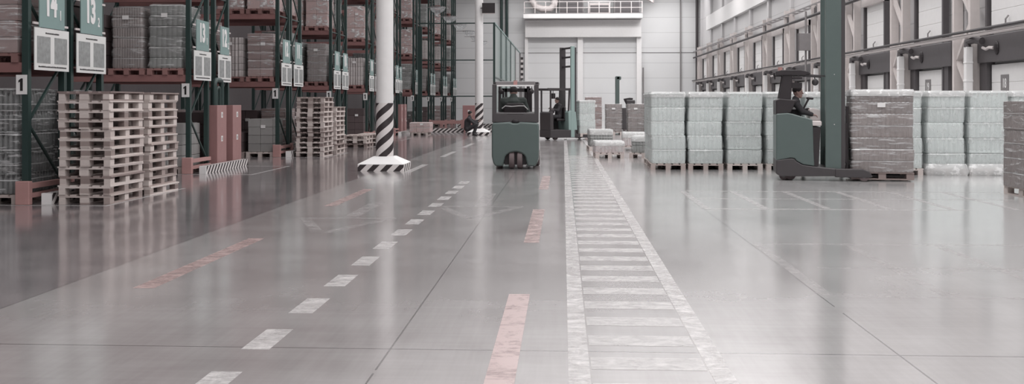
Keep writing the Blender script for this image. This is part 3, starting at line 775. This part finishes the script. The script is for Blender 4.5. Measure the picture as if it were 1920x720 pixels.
for i in range(62): b.box(-.17, .17, -36.5 + i * 1.19, -36.44 + i * 1.19, .01, .05)
b.obj('rungs', r); tag(r, 'long ladder cable tray high along the right wall', 'cable tray')
r = empty('electrical_box', (11.75, 49.3, 4.55)); mb('greysteel').box(-.3, .28, -.12, .12, -.42, .42).obj('casing', r, bevel=.015); mb('darkgrey').box(-.31, -.29, -.13, .1, -.42, .42).obj('side_edge', r)
mb('greysteel').cyl((.1, .16, -4.55), (.1, .16, 1.5), .05, 8).obj('pole', r); tag(r, 'grey electrical box on a pole beside the near forklift mast', 'electrical box')

# ---------------------------------------------------------------- wrapped pallet stacks on the right
A2 = math.radians(24)
G1 = [2.46, 3.33, 4.23, 5.12, 6.02, 6.9]
R = random.Random(31)
def wrap(x, y, lab, grp, s=(1, 1, 1), rz=None): put_load('white', (x, y, 0), lab, grp, R.uniform(-.02, .02) if rz is None else rz, s, 'wood', 'pallet under ' + lab)
for i, x in enumerate(G1):
    wrap(x, 24.05, 'tall pale wrapped stack, %s from the left in the front row' % ORD[i + 1], 'tall pale wrapped stacks', (1, 1, .998))
for i, x in enumerate((7.36, 8.26, 9.16)):
    wrap(x, 22.55, 'tall pale wrapped stack right of the near truck mast, %s there' % ORD[i + 1], 'tall pale wrapped stacks', (1, 1, 1.0))
for i, x in enumerate((2.5, 3.38, 4.27, 5.15)):
    wrap(x, 25.4, 'pale wrapped stack of the rear row, %s from the left' % ORD[i + 1], 'pale wrapped stacks of the rear row')
for i, x in enumerate((10.06, 10.96)):
    wrap(x, 22.6, 'pale wrapped stack at the right edge of the photo, %s from its left' % ORD[i + 1], 'pale stacks at the right edge')
# crumpled film skirts at the foot of the two stacks
for i, x in enumerate((8.26, 9.16)):
    Rr = random.Random(60 + i); rings = []
    for q, (z, e) in enumerate(((.002, .06), (.08, .09), (.16, .07), (.22, .03), (.25, .0))):
        rings.append(rrect(.80 + e, 1.2 + e, .06, z=z, jit=.018 if q else .01, R=Rr))
    o = mb('film_bag').loft(rings, cap=False).obj('crumpled_film', loc=(x, 22.53, 0), smooth=True)
    tag(o, 'crumpled white film around the foot of the %s stack right of the mast' % ORD[i + 2], 'plastic film', 'crumpled film skirts')
put_load('brown', (8.0, 17.0, 0), 'brown film-wrapped tray load at the right edge of the photo', None, .03, (1.25, 1.0, 1.07))
# things left of them
put_load('lowwhite', (1.3, 28.9, 0), 'single low layer of pinkish white packs on a pallet beside the walkway', None, .03)
put_load('lowgrey', (1.22, 33.2, 0), 'low grey pack pile with white top film behind the pinkish low one', None, .05, (.9, 1, 1.35))
put_load('lowwhite', (2.35, 33.6, 0), 'low white pack pile between the pile by the walkway and the tall stacks', None, -.04, (.9, 1, 1.35))
put_load('lowgrey', (2.38, 29.0, 0), 'low greenish wrapped pile just left of the tall pale stacks', None, -.18, (.85, 1, 1.15))
put_load('brown', (2.52, 50.3, 0), 'brown tray load with five layers, the left of two behind the low piles', None, 0, (1.1, 1, 1.02))
put_load('brown', (3.62, 50.3, 0), 'brown tray load, the right of two behind the low piles', None, 0, (1.15, 1, 1.02))
put_load('dark', (4.6, 49.5, 0), 'dark net covered load beside the tall pale stacks', None, 0, (.8, 1, 1.05))
o = put_load('carton', (1.42, 47.2, 0), 'plain reddish grey carton tower right of the far forklift', None, 0, (.98, .9, 1.36))
put_load('white', (.86, 43.28, .13), 'greenish white wrapped load on the forks of the far forklift', None, A2, (.95, .8, .84))

# ---------------------------------------------------------------- people
def person(loc, rz, J, label, cloth='cloth', cap='hair', stripe=None, look=None, scale=1.0, bulk=1.0):
    """J: joint positions in local metres. One remeshed body in skin, one remeshed suit, a cap or hair."""
    root = empty('person', loc, rz); root.scale = (scale,) * 3
    V = {k: Vector(v) for k, v in J.items()}
    hd = V['head']; fw = Vector(look or (1, 0, 0)).normalized(); sd = Vector((0, 0, 1)).cross(fw).normalized()
    b = mb('skin')
    def P3(f, s, u): return hd + fw * f + sd * s + Vector((0, 0, u))
    b.ball(hd + Vector((0, 0, .02)), .078 + .018 * abs(fw.x), .078 + .018 * abs(fw.y), .115)
    b.capsule(P3(.03, 0, -.06), P3(.055, 0, -.085), .055, .036); b.capsule(P3(.085, 0, .0), P3(.108, 0, -.025), .012, .016)
    b.capsule(P3(.078, -.03, .03), P3(.078, .03, .03), .018, .018); b.capsule(P3(.088, -.018, -.058), P3(.088, .018, -.058), .01, .01)
    for q in (-1, 1): b.ball(P3(-.005, q * .08, .0), .018, .014, .032, 8, 6)
    b.capsule(V['neck'], P3(-.01, 0, -.08), .058, .052)
    b.capsule(V['pelvis'], V['chest'], .13, .14); b.capsule(V['chest'], V['neck'], .14, .06)
    for q in 'lr':
        b.capsule(V['sh_' + q], V['el_' + q], .05, .038); b.capsule(V['el_' + q], V['wr_' + q], .038, .027)
        b.capsule(V['hip_' + q], V['kn_' + q], .08, .055); b.capsule(V['kn_' + q], V['an_' + q], .052, .038); b.capsule(V['an_' + q], V['toe_' + q], .04, .032)
        w = V['wr_' + q]; d = (w - V['el_' + q]).normalized(); s = d.cross(Vector((0, 0, 1)))
        s = s.normalized() if s.length > .1 else Vector((0, 1, 0)); u = s.cross(d).normalized()
        for k in range(4): b.capsule(w + s * (k - 1.5) * .016, w + d * .075 + s * (k - 1.5) * .019, .014, .012, 8)
        for k, L in enumerate((.06, .072, .067, .052)):
            p = w + d * .078 + s * (k - 1.5) * .021; m = p + d * L * .5 - u * .008; e = m + d * L * .32 - u * L * .45
            b.capsule(p, m, .0095, .009, 8); b.capsule(m, e, .009, .0078, 8)
        g = 1 if q == 'l' else -1
        b.capsule(w + d * .02 + s * .025 * g, w + d * .055 + s * .055 * g, .013, .011, 8); b.capsule(w + d * .055 + s * .055 * g, w + d * .085 + s * .052 * g - u * .015, .010, .009, 8)
    o = b.obj('body', root)
    md = o.modifiers.new('r', 'REMESH'); md.mode = 'VOXEL'; md.voxel_size = .008; md.use_smooth_shade = True
    md = o.modifiers.new('s', 'SMOOTH'); md.iterations = 2; md.factor = .5
    b = mb(cloth); q_ = b.capsule; b_cap = lambda p, r, a0, a1: q_(p, r, a0 * bulk, a1 * bulk)
    b_cap(V['pelvis'], V['chest'], .155, .165)
    up = V['neck'] - Vector((0, 0, .05))
    b_cap(V['chest'], up, .165, .1)
    b_cap(V['sh_l'], V['sh_r'], .085, .085); b_cap(V['hip_l'], V['hip_r'], .12, .12)
    for q in 'lr':
        b_cap(V['sh_' + q], V['el_' + q], .078, .06); b_cap(V['el_' + q], V['wr_' + q], .058, .045)
        b_cap(V['chest'] , V['sh_' + q], .13, .08)
        b_cap(V['hip_' + q], V['kn_' + q], .105, .078); b_cap(V['kn_' + q], V['an_' + q], .075, .06)
    b_cap(V['neck'] - Vector((0, 0, .03)), V['neck'] + Vector((0, 0, .02)), .08, .075)
    o = b.obj('work_suit', root)
    md = o.modifiers.new('r', 'REMESH'); md.mode = 'VOXEL'; md.voxel_size = .013; md.use_smooth_shade = True
    md = o.modifiers.new('s', 'SMOOTH'); md.iterations = 3; md.factor = .5
    for q in 'lr': mb('black').capsule(V['an_' + q] - Vector((0, 0, .01)), V['toe_' + q], .055, .045).capsule(V['an_' + q] + Vector((0, 0, .08)), V['an_' + q], .055, .056).obj('shoe', root, smooth=True)
    mb(cap).ball(hd + Vector((0, 0, .055)) - fw * .012, .098, .098, .092).obj('hair' if cap == 'hair' else 'cap', root, smooth=True)
    for q in (-1, 1): mb('ink').ball(P3(.086, q * .03, .012), .008, .008, .007, 8, 6).obj('eye', root)
    if stripe:
        z, rx = stripe; n = 20
        rg = lambda zz, e: [(V['chest'].x + (rx + e) * math.cos(2 * PI * k / n), V['chest'].y + (rx + .05 + e) * math.sin(2 * PI * k / n), zz) for k in range(n)]
        mb('reflect').loft([rg(z, 0), rg(z, .012), rg(z + .05, .012), rg(z + .05, 0)], cap=False).obj('reflective_band', root, smooth=True)
    tag(root, label, 'person')
    return root

# ---------------------------------------------------------------- counterbalance forklift seen from behind
def wheel(name, parent, c, r, w, axis='x', mt='rubber'):
    b = mb(mt); n = 24; rings = []
    for t, k in ((-.5, .86), (-.42, .97), (-.3, 1), (.3, 1), (.42, .97), (.5, .86)):
        rr = r * k; q = [(t * w, rr * math.cos(2 * PI * i / n), rr * math.sin(2 * PI * i / n)) for i in range(n)]
        rings.append([(c[0] + p[0], c[1] + p[1], c[2] + p[2]) if axis == 'x' else (c[0] + p[1], c[1] + p[0], c[2] + p[2]) for p in q])
    o = b.loft(rings).obj(name, parent, smooth=True)
    hb = mb('greysteel')
    if axis == 'x': hb.cyl((c[0] - w * .52, c[1], c[2]), (c[0] + w * .52, c[1], c[2]), r * .45, 16)
    else: hb.cyl((c[0], c[1] - w * .52, c[2]), (c[0], c[1] + w * .52, c[2]), r * .45, 16)
    hb.obj('hub', o, smooth=True)
    return o
T = empty('forklift', (-1.13, 23.45, 0))
n = 8
def cw_outline(zb=.07):                                        # rear outline in x,z with the wheel arch
    pts = [(-.52, zb + .08), (-.555, .3), (-.555, 1.0), (-.54, 1.09), (-.12, 1.115), (-.06, 1.085), (.06, 1.085), (.12, 1.115), (.54, 1.09), (.555, 1.0), (.555, .3), (.52, zb + .08), (.47, zb), (.29, zb)]
    for i in range(0, 11):
        a = PI * i / 10; pts.append((.25 * math.cos(a) if 0 < i < 10 else .25 * math.cos(a), .24 + .17 * math.sin(a)))
    pts += [(-.29, zb), (-.47, zb)]
    return pts
o = mb('truck').prism(cw_outline(), 0, .62).obj('counterweight', T, bevel=.035, smooth=True)
mb('black').box(-.26, .26, .12, .6, .1, .5).obj('wheel_housing', T)
for x in (-.085, .105): wheel('rear_wheel', T, (x, .22, .235), .233, .13)
mb('truck').box(-.53, .53, .62, 1.55, .14, .95).obj('side_body', T, bevel=.03)
mb('char').loft([[(-.5, .08, 1.09), (.5, .08, 1.09), (.5, .75, 1.09), (-.5, .75, 1.09)], [(-.48, .1, 1.33), (.48, .1, 1.33), (.46, .75, 1.35), (-.46, .75, 1.35)]]).obj('rear_hood', T, bevel=.025)
mb('black').ball((0, .085, 1.13), .09, .03, .05, 14, 6).obj('hood_recess', T)
mb('chrome').box(-.2, .2, .085, .095, 1.315, 1.325).obj('hood_strip', T)
for s in (-1, 1):
    mb('char').bar((s * .50, .14, 1.1), (s * .50, .2, 2.0), .11, .1).obj('guard_post', T, bevel=.01)
    mb('char').bar((s * .46, 1.35, .9), (s * .44, 1.2, 2.0), .05, .06).obj('front_post', T)
mb('greysteel').box(-.47, .47, .13, .26, 1.97, 2.075).obj('guard_rear_beam', T, bevel=.015)
mb('white').box(-.44, .44, .115, .14, 1.955, 1.99).obj('guard_lip', T)
rf = mb('char')
for s in (-1, 1): rf.box(s * .5 - .04, s * .5 + .04, .26, 1.25, 2.0, 2.06)
rf.box(-.5, .5, 1.2, 1.27, 2.0, 2.06); rf.obj('guard_side_beam', T)
for i in range(5): mb('char').box(-.36 + i * .18 - .015, -.36 + i * .18 + .015, .26, 1.2, 2.015, 2.045).obj('guard_bar', T)
mb('amber').cyl((-.0, .2, 2.075), (-.0, .2, 2.095), .05, 14).obj('warning_lamp', T, smooth=True)
mb('amber').box(-.045, .045, .125, .14, 1.99, 2.07).obj('lamp_bracket', T)
mb('black').box(-.28, .24, .45, .95, 1.05, 1.15).obj('seat', T, bevel=.04)
mb('black').loft([[(-.29, .42, 1.15), (.25, .42, 1.15), (.25, .5, 1.15), (-.29, .5, 1.15)], [(-.3, .36, 1.42), (.26, .36, 1.42), (.26, .45, 1.42), (-.3, .45, 1.42)], [(-.22, .35, 1.56), (.18, .35, 1.56), (.18, .42, 1.56), (-.22, .42, 1.56)]]).obj('seat_back', T, bevel=.03)
mb('reflect').tube([(-.33, .345, 1.43), (-.25, .34, 1.49), (-.1, .34, 1.475), (.06, .34, 1.49), (.2, .34, 1.49), (.29, .345, 1.4)], .014, 8).obj('seat_piping', T, smooth=True)
for x in (.19, .31): mb('black').box(x - .035, x + .035, 1.62, 1.76, .1, 1.93).obj('mast_rail', T)
for x in (-.38, -.31): mb('black').box(x - .025, x + .025, 1.62, 1.76, .1, 1.93).obj('mast_rail', T)
mb('black').box(-.42, .36, 1.62, 1.74, 1.84, 1.93).box(-.42, .36, 1.62, 1.74, .5, .6).obj('mast_crossbar', T)
mb('black').cyl((.25, 1.66, .3), (.25, 1.66, 2.0), .04).obj('lift_cylinder', T, smooth=True)
mb('black').cyl((0, 1.25, 1.0), (0, 1.12, 1.3), .03).tube([(.16 * math.cos(t * PI / 8), 1.1 + .05 * math.sin(t * PI / 8), 1.32 + .15 * math.sin(t * PI / 8)) for t in range(17)], .014, 6).obj('steering_wheel', T, smooth=True)
mb('black').ball((-.4, 1.1, 1.84), .07, .03, .06).bar((-.43, 1.2, 1.98), (-.4, 1.1, 1.88), .02, .02).obj('mirror', T, smooth=True)
mb('char').ball((.36, .9, 1.84), .06, .05, .06).bar((.36, .95, 2.0), (.36, .9, 1.86), .02, .02).obj('work_light', T, smooth=True)
for s in (-1, 1): wheel('front_wheel', T, (s * .46, 1.5, .2), .2, .17)
for s in (-1, 1): mb('char').box(s * .22 - .05, s * .22 + .05, 1.8, 2.9, .06, .1).obj('fork', T)
mb('black').box(-.42, .42, 1.76, 1.8, .06, .5).obj('fork_carriage', T)
tag(T, 'grey green forklift seen from behind with twin rear wheels and a driver aboard', 'forklift')
person((-1.13, 23.98, 0), 0, dict(pelvis=(-.04, .12, 1.2), chest=(-.06, .12, 1.5), neck=(-.07, .13, 1.68), head=(-.07, .18, 1.82),
    sh_l=(-.29, .13, 1.6), sh_r=(.15, .13, 1.6), el_l=(-.36, .26, 1.34), el_r=(.27, .22, 1.32), wr_l=(-.14, .5, 1.4), wr_r=(.12, .5, 1.4),
    hip_l=(-.14, .16, 1.18), hip_r=(.06, .16, 1.18), kn_l=(-.2, .58, 1.22), kn_r=(.14, .58, 1.22), an_l=(-.2, .7, .84), an_r=(.14, .7, .84), toe_l=(-.2, .82, .8), toe_r=(.14, .82, .8)),
    'person in a dark padded jacket and cap, seen from behind, driving the nearest centre forklift', 'cloth2', 'hair', None, (0.1, 1, 0), 1.0, 1.28)

# ---------------------------------------------------------------- reach trucks
def mast(parent, x0, x1, top, wdt, q='truck', q2=None):
    for s in (-1, 1):
        o = mb(q2 if q2 and s > 0 else q).box(x0, x1 - .03, s * wdt - .05, s * wdt + .05, .12, top).obj('mast_rail', parent, bevel=.008)
        mb('char').box(x1 - .03, x1 + .05, s * wdt - .035, s * wdt + .035, .15, top - .05).obj('inner_rail', o)
    z = [.6, top - .06, top - .45, top - .85]
    for zz in z: mb('char').box(x0 + .08, x1 - .08, -wdt, wdt, zz - .04, zz + .04).obj('mast_crossbar', parent)
A3 = math.radians(-9)
R3 = empty('reach_truck', (4.38, 20.95, 0), A3); hw = .62
body = [(0, .40), (0, 1.33), (.03, 1.345), (.24, 1.36), (.33, 1.345), (.52, 1.29), (.74, 1.235), (.75, 1.1), (.765, .6), (.78, .30), (.55, .33), (.42, .40), (.38, .45), (.30, .46)]
mb('truck').prism(body, -hw, hw).obj('body', R3, bevel=.02)
base = [(.0, .13), (.0, .41), (.30, .45), (.38, .44), (.42, .39), (.55, .32), (.80, .29), (1.36, .24), (1.36, .1), (.10, .08)]
mb('char').prism(base, -hw + .005, hw + .012).obj('chassis', R3, bevel=.02)
mb('black').prism([(.77, .3), (.73, 1.08), (.91, 1.08), (.87, .3)], -hw + .03, hw - .03).obj('gap_panel', R3)
mb('offwhite').box(.72, .93, -hw + .02, hw - .02, 1.1, 1.2).obj('console_ledge', R3, bevel=.02)
mb('offwhite').prism([(.71, 1.2), (.70, 1.42), (.78, 1.46), (.93, 1.42), (.94, 1.2)], -.3, .55).obj('console', R3, bevel=.02)
mb('black').prism([(.0, 1.31), (.0, 1.62), (.08, 1.65), (.42, 1.62), (.3, 1.36)], -hw + .04, hw - .04).obj('rear_cover', R3, bevel=.02)
mb('black').prism([(.05, 1.6), (.15, 2.14), (.34, 2.14), (.31, 1.6)], -hw + .08, -hw + .2).obj('guard_post', R3, bevel=.01)
mb('black').prism([(.08, 1.6), (.17, 2.14), (.3, 2.14), (.27, 1.6)], hw - .2, hw - .08).obj('guard_post', R3, bevel=.01)
mb('black').prism([(.3, 1.86), (.3, 2.08), (.54, 2.08), (.54, 2.04), (.34, 2.04), (.34, 1.97), (.54, 1.97), (.54, 1.86)], -hw + .1, -hw + .14).obj('guard_side_frame', R3)
roof = [(.0, 2.12), (.0, 2.2), (.12, 2.225), (.5, 2.225), (.66, 2.19), (.72, 2.15), (.6, 2.12)]
for a_ in (-hw + .05, hw - .16): mb('black').prism(roof, a_, a_ + .11).obj('guard_roof_edge', R3, bevel=.01)
for i in range(6): mb('black').box(.03 + i * .12, .07 + i * .12, -hw + .14, hw - .14, 2.14, 2.2).obj('guard_bar', R3)
for a_ in (-1, 1): mb('char').bar((.62, .45 * a_, 2.13), (1.02, .42 * a_, 2.1), .03, .03).obj('guard_strut', R3)
mb('char').ball((.82, -.35, 1.98), .07, .06, .07).bar((.8, -.35, 2.12), (.82, -.35, 2.0), .025, .025).obj('work_light', R3, smooth=True)
mb('black').capsule((.60, -.15, 1.45), (.70, -.15, 1.64), .018, .022).capsule((.68, -.15, 1.66), (.78, -.15, 1.65), .026, .024).obj('control_lever', R3, smooth=True)
mb('amber').cyl((.12, 0, 2.22), (.12, 0, 2.3), .05, 12).obj('warning_lamp', R3, smooth=True)
mast(R3, 1.01, 1.36, 5.6, .5)
mb('black').box(1.38, 1.46, -.4, .4, .35, 1.0).box(1.44, 1.50, -.36, -.3, .2, 1.5).box(1.44, 1.50, .3, .36, .2, 1.5).obj('fork_carriage', R3, bevel=.01)
mb('black').cyl((1.42, -.44, .4), (1.42, -.44, 1.15), .04).cyl((1.42, .44, .4), (1.42, .44, 1.15), .04).obj('hose_reel', R3, smooth=True)
for s in (-1, 1):
    mb('char').prism([(1.2, .08), (1.2, .25), (1.75, .25), (1.88, .2), (1.95, .1), (1.9, .08)], s * .56 - .07, s * .56 + .07).obj('support_leg', R3, bevel=.015)
    wheel('leg_wheel', R3, (1.78, s * .56 - s * .0, .115), .112, .09, 'y')
    mb('black').box(1.5, 2.62, s * .25 - .05, s * .25 + .05, .075, .115).obj('fork', R3)
for s in (-1, 1): wheel('drive_wheel', R3, (.3 if s < 0 else .3, s * .4, .125), .124, .16, 'y')
wheel('caster_wheel', R3, (.16, -.45, .09), .09, .08, 'y')
text('A', .05, (1.2, -.553, 2.14), (PI / 2, 0, 0), 'label', R3, name='decal') if False else None
R3.scale = (.95, 1, 1)
mb('label').cyl((1.19, -.552, 2.13), (1.19, -.555, 2.13), .012, 3).cyl((1.19, -.552, 1.13), (1.19, -.555, 1.13), .014, 3).obj('warning_mark', R3)
tag(R3, 'large grey green reach truck in side view carrying brown trays before the pale stacks', 'forklift')
person((4.38 - .0, 20.85, 0), A3, dict(pelvis=(.34, 0, 1.12), chest=(.37, 0, 1.44), neck=(.40, 0, 1.62), head=(.44, 0, 1.78),
    sh_l=(.38, .19, 1.56), sh_r=(.38, -.19, 1.56), el_l=(.5, .24, 1.36), el_r=(.52, -.24, 1.38), wr_l=(.66, .16, 1.42), wr_r=(.70, -.2, 1.33),
    hip_l=(.36, .1, 1.1), hip_r=(.36, -.1, 1.1), kn_l=(.66, .12, 1.12), kn_r=(.66, -.12, 1.12), an_l=(.68, .12, .76), an_r=(.68, -.12, .76), toe_l=(.72, .12, .74), toe_r=(.72, -.12, .74)),
    'person in a dark jacket with a grey band, sitting in the large reach truck', 'cloth', 'hair', (1.43, .165), (1, -.15, 0))
put_load('brownbig', (4.38 + 2.06 * math.cos(A3), 20.95 + 2.06 * math.sin(A3), .03), 'brown film-wrapped trays on the forks of the large reach truck', None, A3, (1, 1, 1), None)
p = SP.put((4.38 + 2.06 * math.cos(A3), 20.95 + 2.06 * math.sin(A3), .03), A3 + PI / 2); p.scale = (1.0, 1.0, 1); tag(p, 'wooden pallet on the forks of the large reach truck', 'pallet')
# far reach truck, turned a quarter away, driver facing left
R2 = empty('reach_truck', (-.78, 42.55, 0), A2); hw = .6
mb('char').prism([(0, .1), (0, .42), (.35, .45), (1.0, .42), (1.3, .22), (1.3, .1)], -hw, hw).obj('chassis', R2, bevel=.02)
mb('char').prism([(0, .42), (.0, 1.15), (.06, 1.2), (.14, 1.2), (.16, .5), (.16, .42)], -hw + .03, hw - .03).obj('front_cowl', R2, bevel=.02)
mb('truck_teal').prism([(.85, .42), (.83, 1.18), (.9, 1.25), (1.18, 1.2), (1.25, .42)], -hw, hw).obj('body', R2, bevel=.02)
mb('black').box(.45, .85, -.25, .25, .8, .9).box(.78, .88, -.24, .24, .9, 1.4).obj('seat', R2, bevel=.03)
mb('char').bar((.05, -.5, 1.15), (.05, -.5, 2.14), .06, .06).obj('guard_post', R2); mb('char').bar((.05, .5, 1.15), (.05, .5, 2.14), .06, .06).obj('guard_post', R2)
mb('char').bar((.88, -.5, 1.2), (.92, -.5, 2.14), .06, .06).obj('guard_post', R2); mb('char').bar((.88, .5, 1.2), (.92, .5, 2.14), .06, .06).obj('guard_post', R2)
for s in (-1, 1): mb('char').box(-.08, 1.0, s * .5 - .04, s * .5 + .04, 2.1, 2.2).obj('guard_roof_edge', R2)
for i in range(6): mb('char').box(-.05 + i * .18, -.01 + i * .18, -.48, .48, 2.12, 2.17).obj('guard_bar', R2)
mb('black').box(.18, .32, -.4, -.2, 1.75, 1.98).bar((.25, -.3, 2.12), (.25, -.3, 1.95), .03, .03).obj('display_screen', R2, bevel=.02)
mb('black').cyl((.2, 0, 1.15), (.26, 0, 1.3), .03).ball((.28, 0, 1.33), .12, .14, .03).obj('steering_wheel', R2, smooth=True)
mb('black').ball((.2, -.35, 1.22), .1, .08, .1).obj('control_pod', R2, smooth=True)
mb('char').cyl((.7, -.5, 2.1), (.7, -.5, 2.45), .02).obj('antenna', R2)
mast(R2, .95, 1.15, 3.98, .56, 'truck_teal', 'char')  # far rail in charcoal: its shade is put into the colour
mb('char').box(.12, .9, .5, .57, .42, 1.05).obj('far_side_panel', R2)
for s in (-1, 1):
    mb('char').prism([(1.2, .08), (1.2, .24), (1.85, .22), (2.0, .1)], s * .52 - .06, s * .52 + .06).obj('support_leg', R2, bevel=.015)
    wheel('leg_wheel', R2, (1.86, s * .52, .105), .103, .08, 'y'); wheel('drive_wheel', R2, (.3, s * .4, .12), .119, .12, 'y')
    mb('black').box(1.35, 2.4, s * .22 - .05, s * .22 + .05, .09, .125).obj('fork', R2)
mb('black').box(1.31, 1.37, -.4, .4, .1, .6).obj('fork_carriage', R2)
tag(R2, 'far reach truck with raised mast top and driver facing left, left of the carton tower', 'forklift')
person((-.78, 42.55, 0), A2, dict(pelvis=(.64, 0, 1.0), chest=(.64, 0, 1.32), neck=(.61, 0, 1.52), head=(.57, 0, 1.68),
    sh_l=(.62, -.19, 1.46), sh_r=(.62, .19, 1.46), el_l=(.5, -.25, 1.24), el_r=(.48, .24, 1.24), wr_l=(.3, -.2, 1.3), wr_r=(.32, .1, 1.34),
    hip_l=(.6, -.1, .98), hip_r=(.6, .1, .98), kn_l=(.3, -.13, .98), kn_r=(.3, .13, .98), an_l=(.26, -.13, .56), an_r=(.26, .13, .56), toe_l=(.2, -.13, .52), toe_r=(.2, .13, .52)),
    'person in dark work clothes sitting in the far reach truck and facing left', 'cloth', 'hair', None, (-1, 0, 0))
# a third truck mostly hidden behind the brown loads
R4 = empty('reach_truck', (3.0, 57.5, 0))
mb('char').box(.2, 1.5, -.5, .5, .1, 1.3).obj('chassis', R4, bevel=.03); mb('char').box(.6, 1.1, -.3, .3, 1.3, 1.75).obj('seat', R4, bevel=.05)
mb('truck').box(0, .2, -.45, -.3, .1, 3.1).obj('mast_rail', R4); mb('truck').box(0, .2, .3, .45, .1, 3.1).obj('mast_rail', R4); mb('truck').box(.02, .3, -.45, .45, 2.9, 3.1).obj('mast_crossbar', R4, bevel=.04)
mb('black').prism([(.5, 1.7), (.45, 1.82), (.8, 1.88), (1.0, 1.86), (.95, 1.6), (.85, 1.3), (.7, 1.3)], -.1, .1).obj('seat_back', R4, bevel=.02)
for s in (-1, 1): wheel('drive_wheel', R4, (.5, s * .4, .12), .12, .12, 'y'); wheel('rear_wheel', R4, (1.25, s * .4, .12), .12, .12, 'y')
tag(R4, 'distant truck with a narrow green mast behind the two brown tray loads', 'forklift')

# crouching person beside the far column
person((-4.50, 47.35, 0), 0, dict(pelvis=(-.06, 0, .36), chest=(-.04, .0, .66), neck=(.04, 0, .88), head=(.07, .03, 1.02),
    sh_l=(.0, .19, .8), sh_r=(.02, -.19, .8), el_l=(.26, .24, .66), el_r=(.25, -.2, .6), wr_l=(.46, .15, .72), wr_r=(.42, -.12, .66),
    hip_l=(-.04, .11, .32), hip_r=(-.04, -.11, .32), kn_l=(.38, .2, .56), kn_r=(.38, -.2, .54), an_l=(.24, .17, .1), an_r=(.24, -.17, .1), toe_l=(.38, .2, .05), toe_r=(.38, -.2, .05)),
    'person in dark clothes crouching before the far striped column, facing right', 'cloth', 'hair', None, (1, .6, 0), 1.03)
o = mb('black').capsule((-3.3, 48.0, .12), (-3.25, 48.0, .42), .1, .07).obj('black_bag', smooth=True); tag(o, 'small black bag on the floor right of the far column', 'bag')

# ---------------------------------------------------------------- light
def area(x, y, z, sx, sy, e, rot=(0, 0, 0), col=(1, .985, .98)):  # makes the ceiling lamps and the added end wall fill
    l = bpy.data.lights.new('hall_and_fill_light', 'AREA'); l.shape = 'RECTANGLE'; l.size = sx; l.size_y = sy; l.energy = e; l.color = col; l.spread = math.radians(160)
    o = bpy.data.objects.new('hall_and_fill_light', l); COL.objects.link(o); o.location = (x, y, z); o.rotation_euler = rot
    return o
K = 1.0
# unseen ceiling lamps, spread as wide panels to soften floor reflections, weaker over racks
for xi, x in enumerate((-11.3, -6.1, -.9, 4.3, 9.5)):
    for yi in range(12):
        y = -9 + 9 * yi
        e = (85, 150, 250, 345, 450)[xi] * K
        if yi >= 10: e *= .7
        area(x, y, ZC - .12, 5.0, 2.2, e)
# unseen fill lights, added to brighten the end wall
for x in (-1.5, 3.0, 7.5):
    area(x, 86.5, 11.9, 3.2, 1.0, 150 * K, (math.radians(35), 0, 0))
w = bpy.data.worlds.new('world'); SC.world = w; w.use_nodes = True
w.node_tree.nodes['Background'].inputs[0].default_value = (.8, .82, .85, 1); w.node_tree.nodes['Background'].inputs[1].default_value = .3

# ---------------------------------------------------------------- camera
cam = bpy.data.cameras.new('camera'); cam.sensor_width = 36; cam.lens = F / 1920 * 36; cam.shift_x = 0; cam.shift_y = -(360 - HY) / 1920
cam.clip_end = 400
co = bpy.data.objects.new('camera', cam); COL.objects.link(co); co.location = (0, 0, CH); co.rotation_euler = (PI / 2, 0, YAW)
SC.camera = co
vs = SC.view_settings; vs.view_transform = 'Standard'; vs.look = 'None'; vs.exposure = 0; vs.gamma = 1; vs.use_curve_mapping = False
SC.cycles.max_bounces = 6; SC.cycles.diffuse_bounces = 3; SC.cycles.glossy_bounces = 3; SC.cycles.transparent_max_bounces = 10
SC.cycles.use_denoising = True
SC.cycles.sample_clamp_indirect = 6
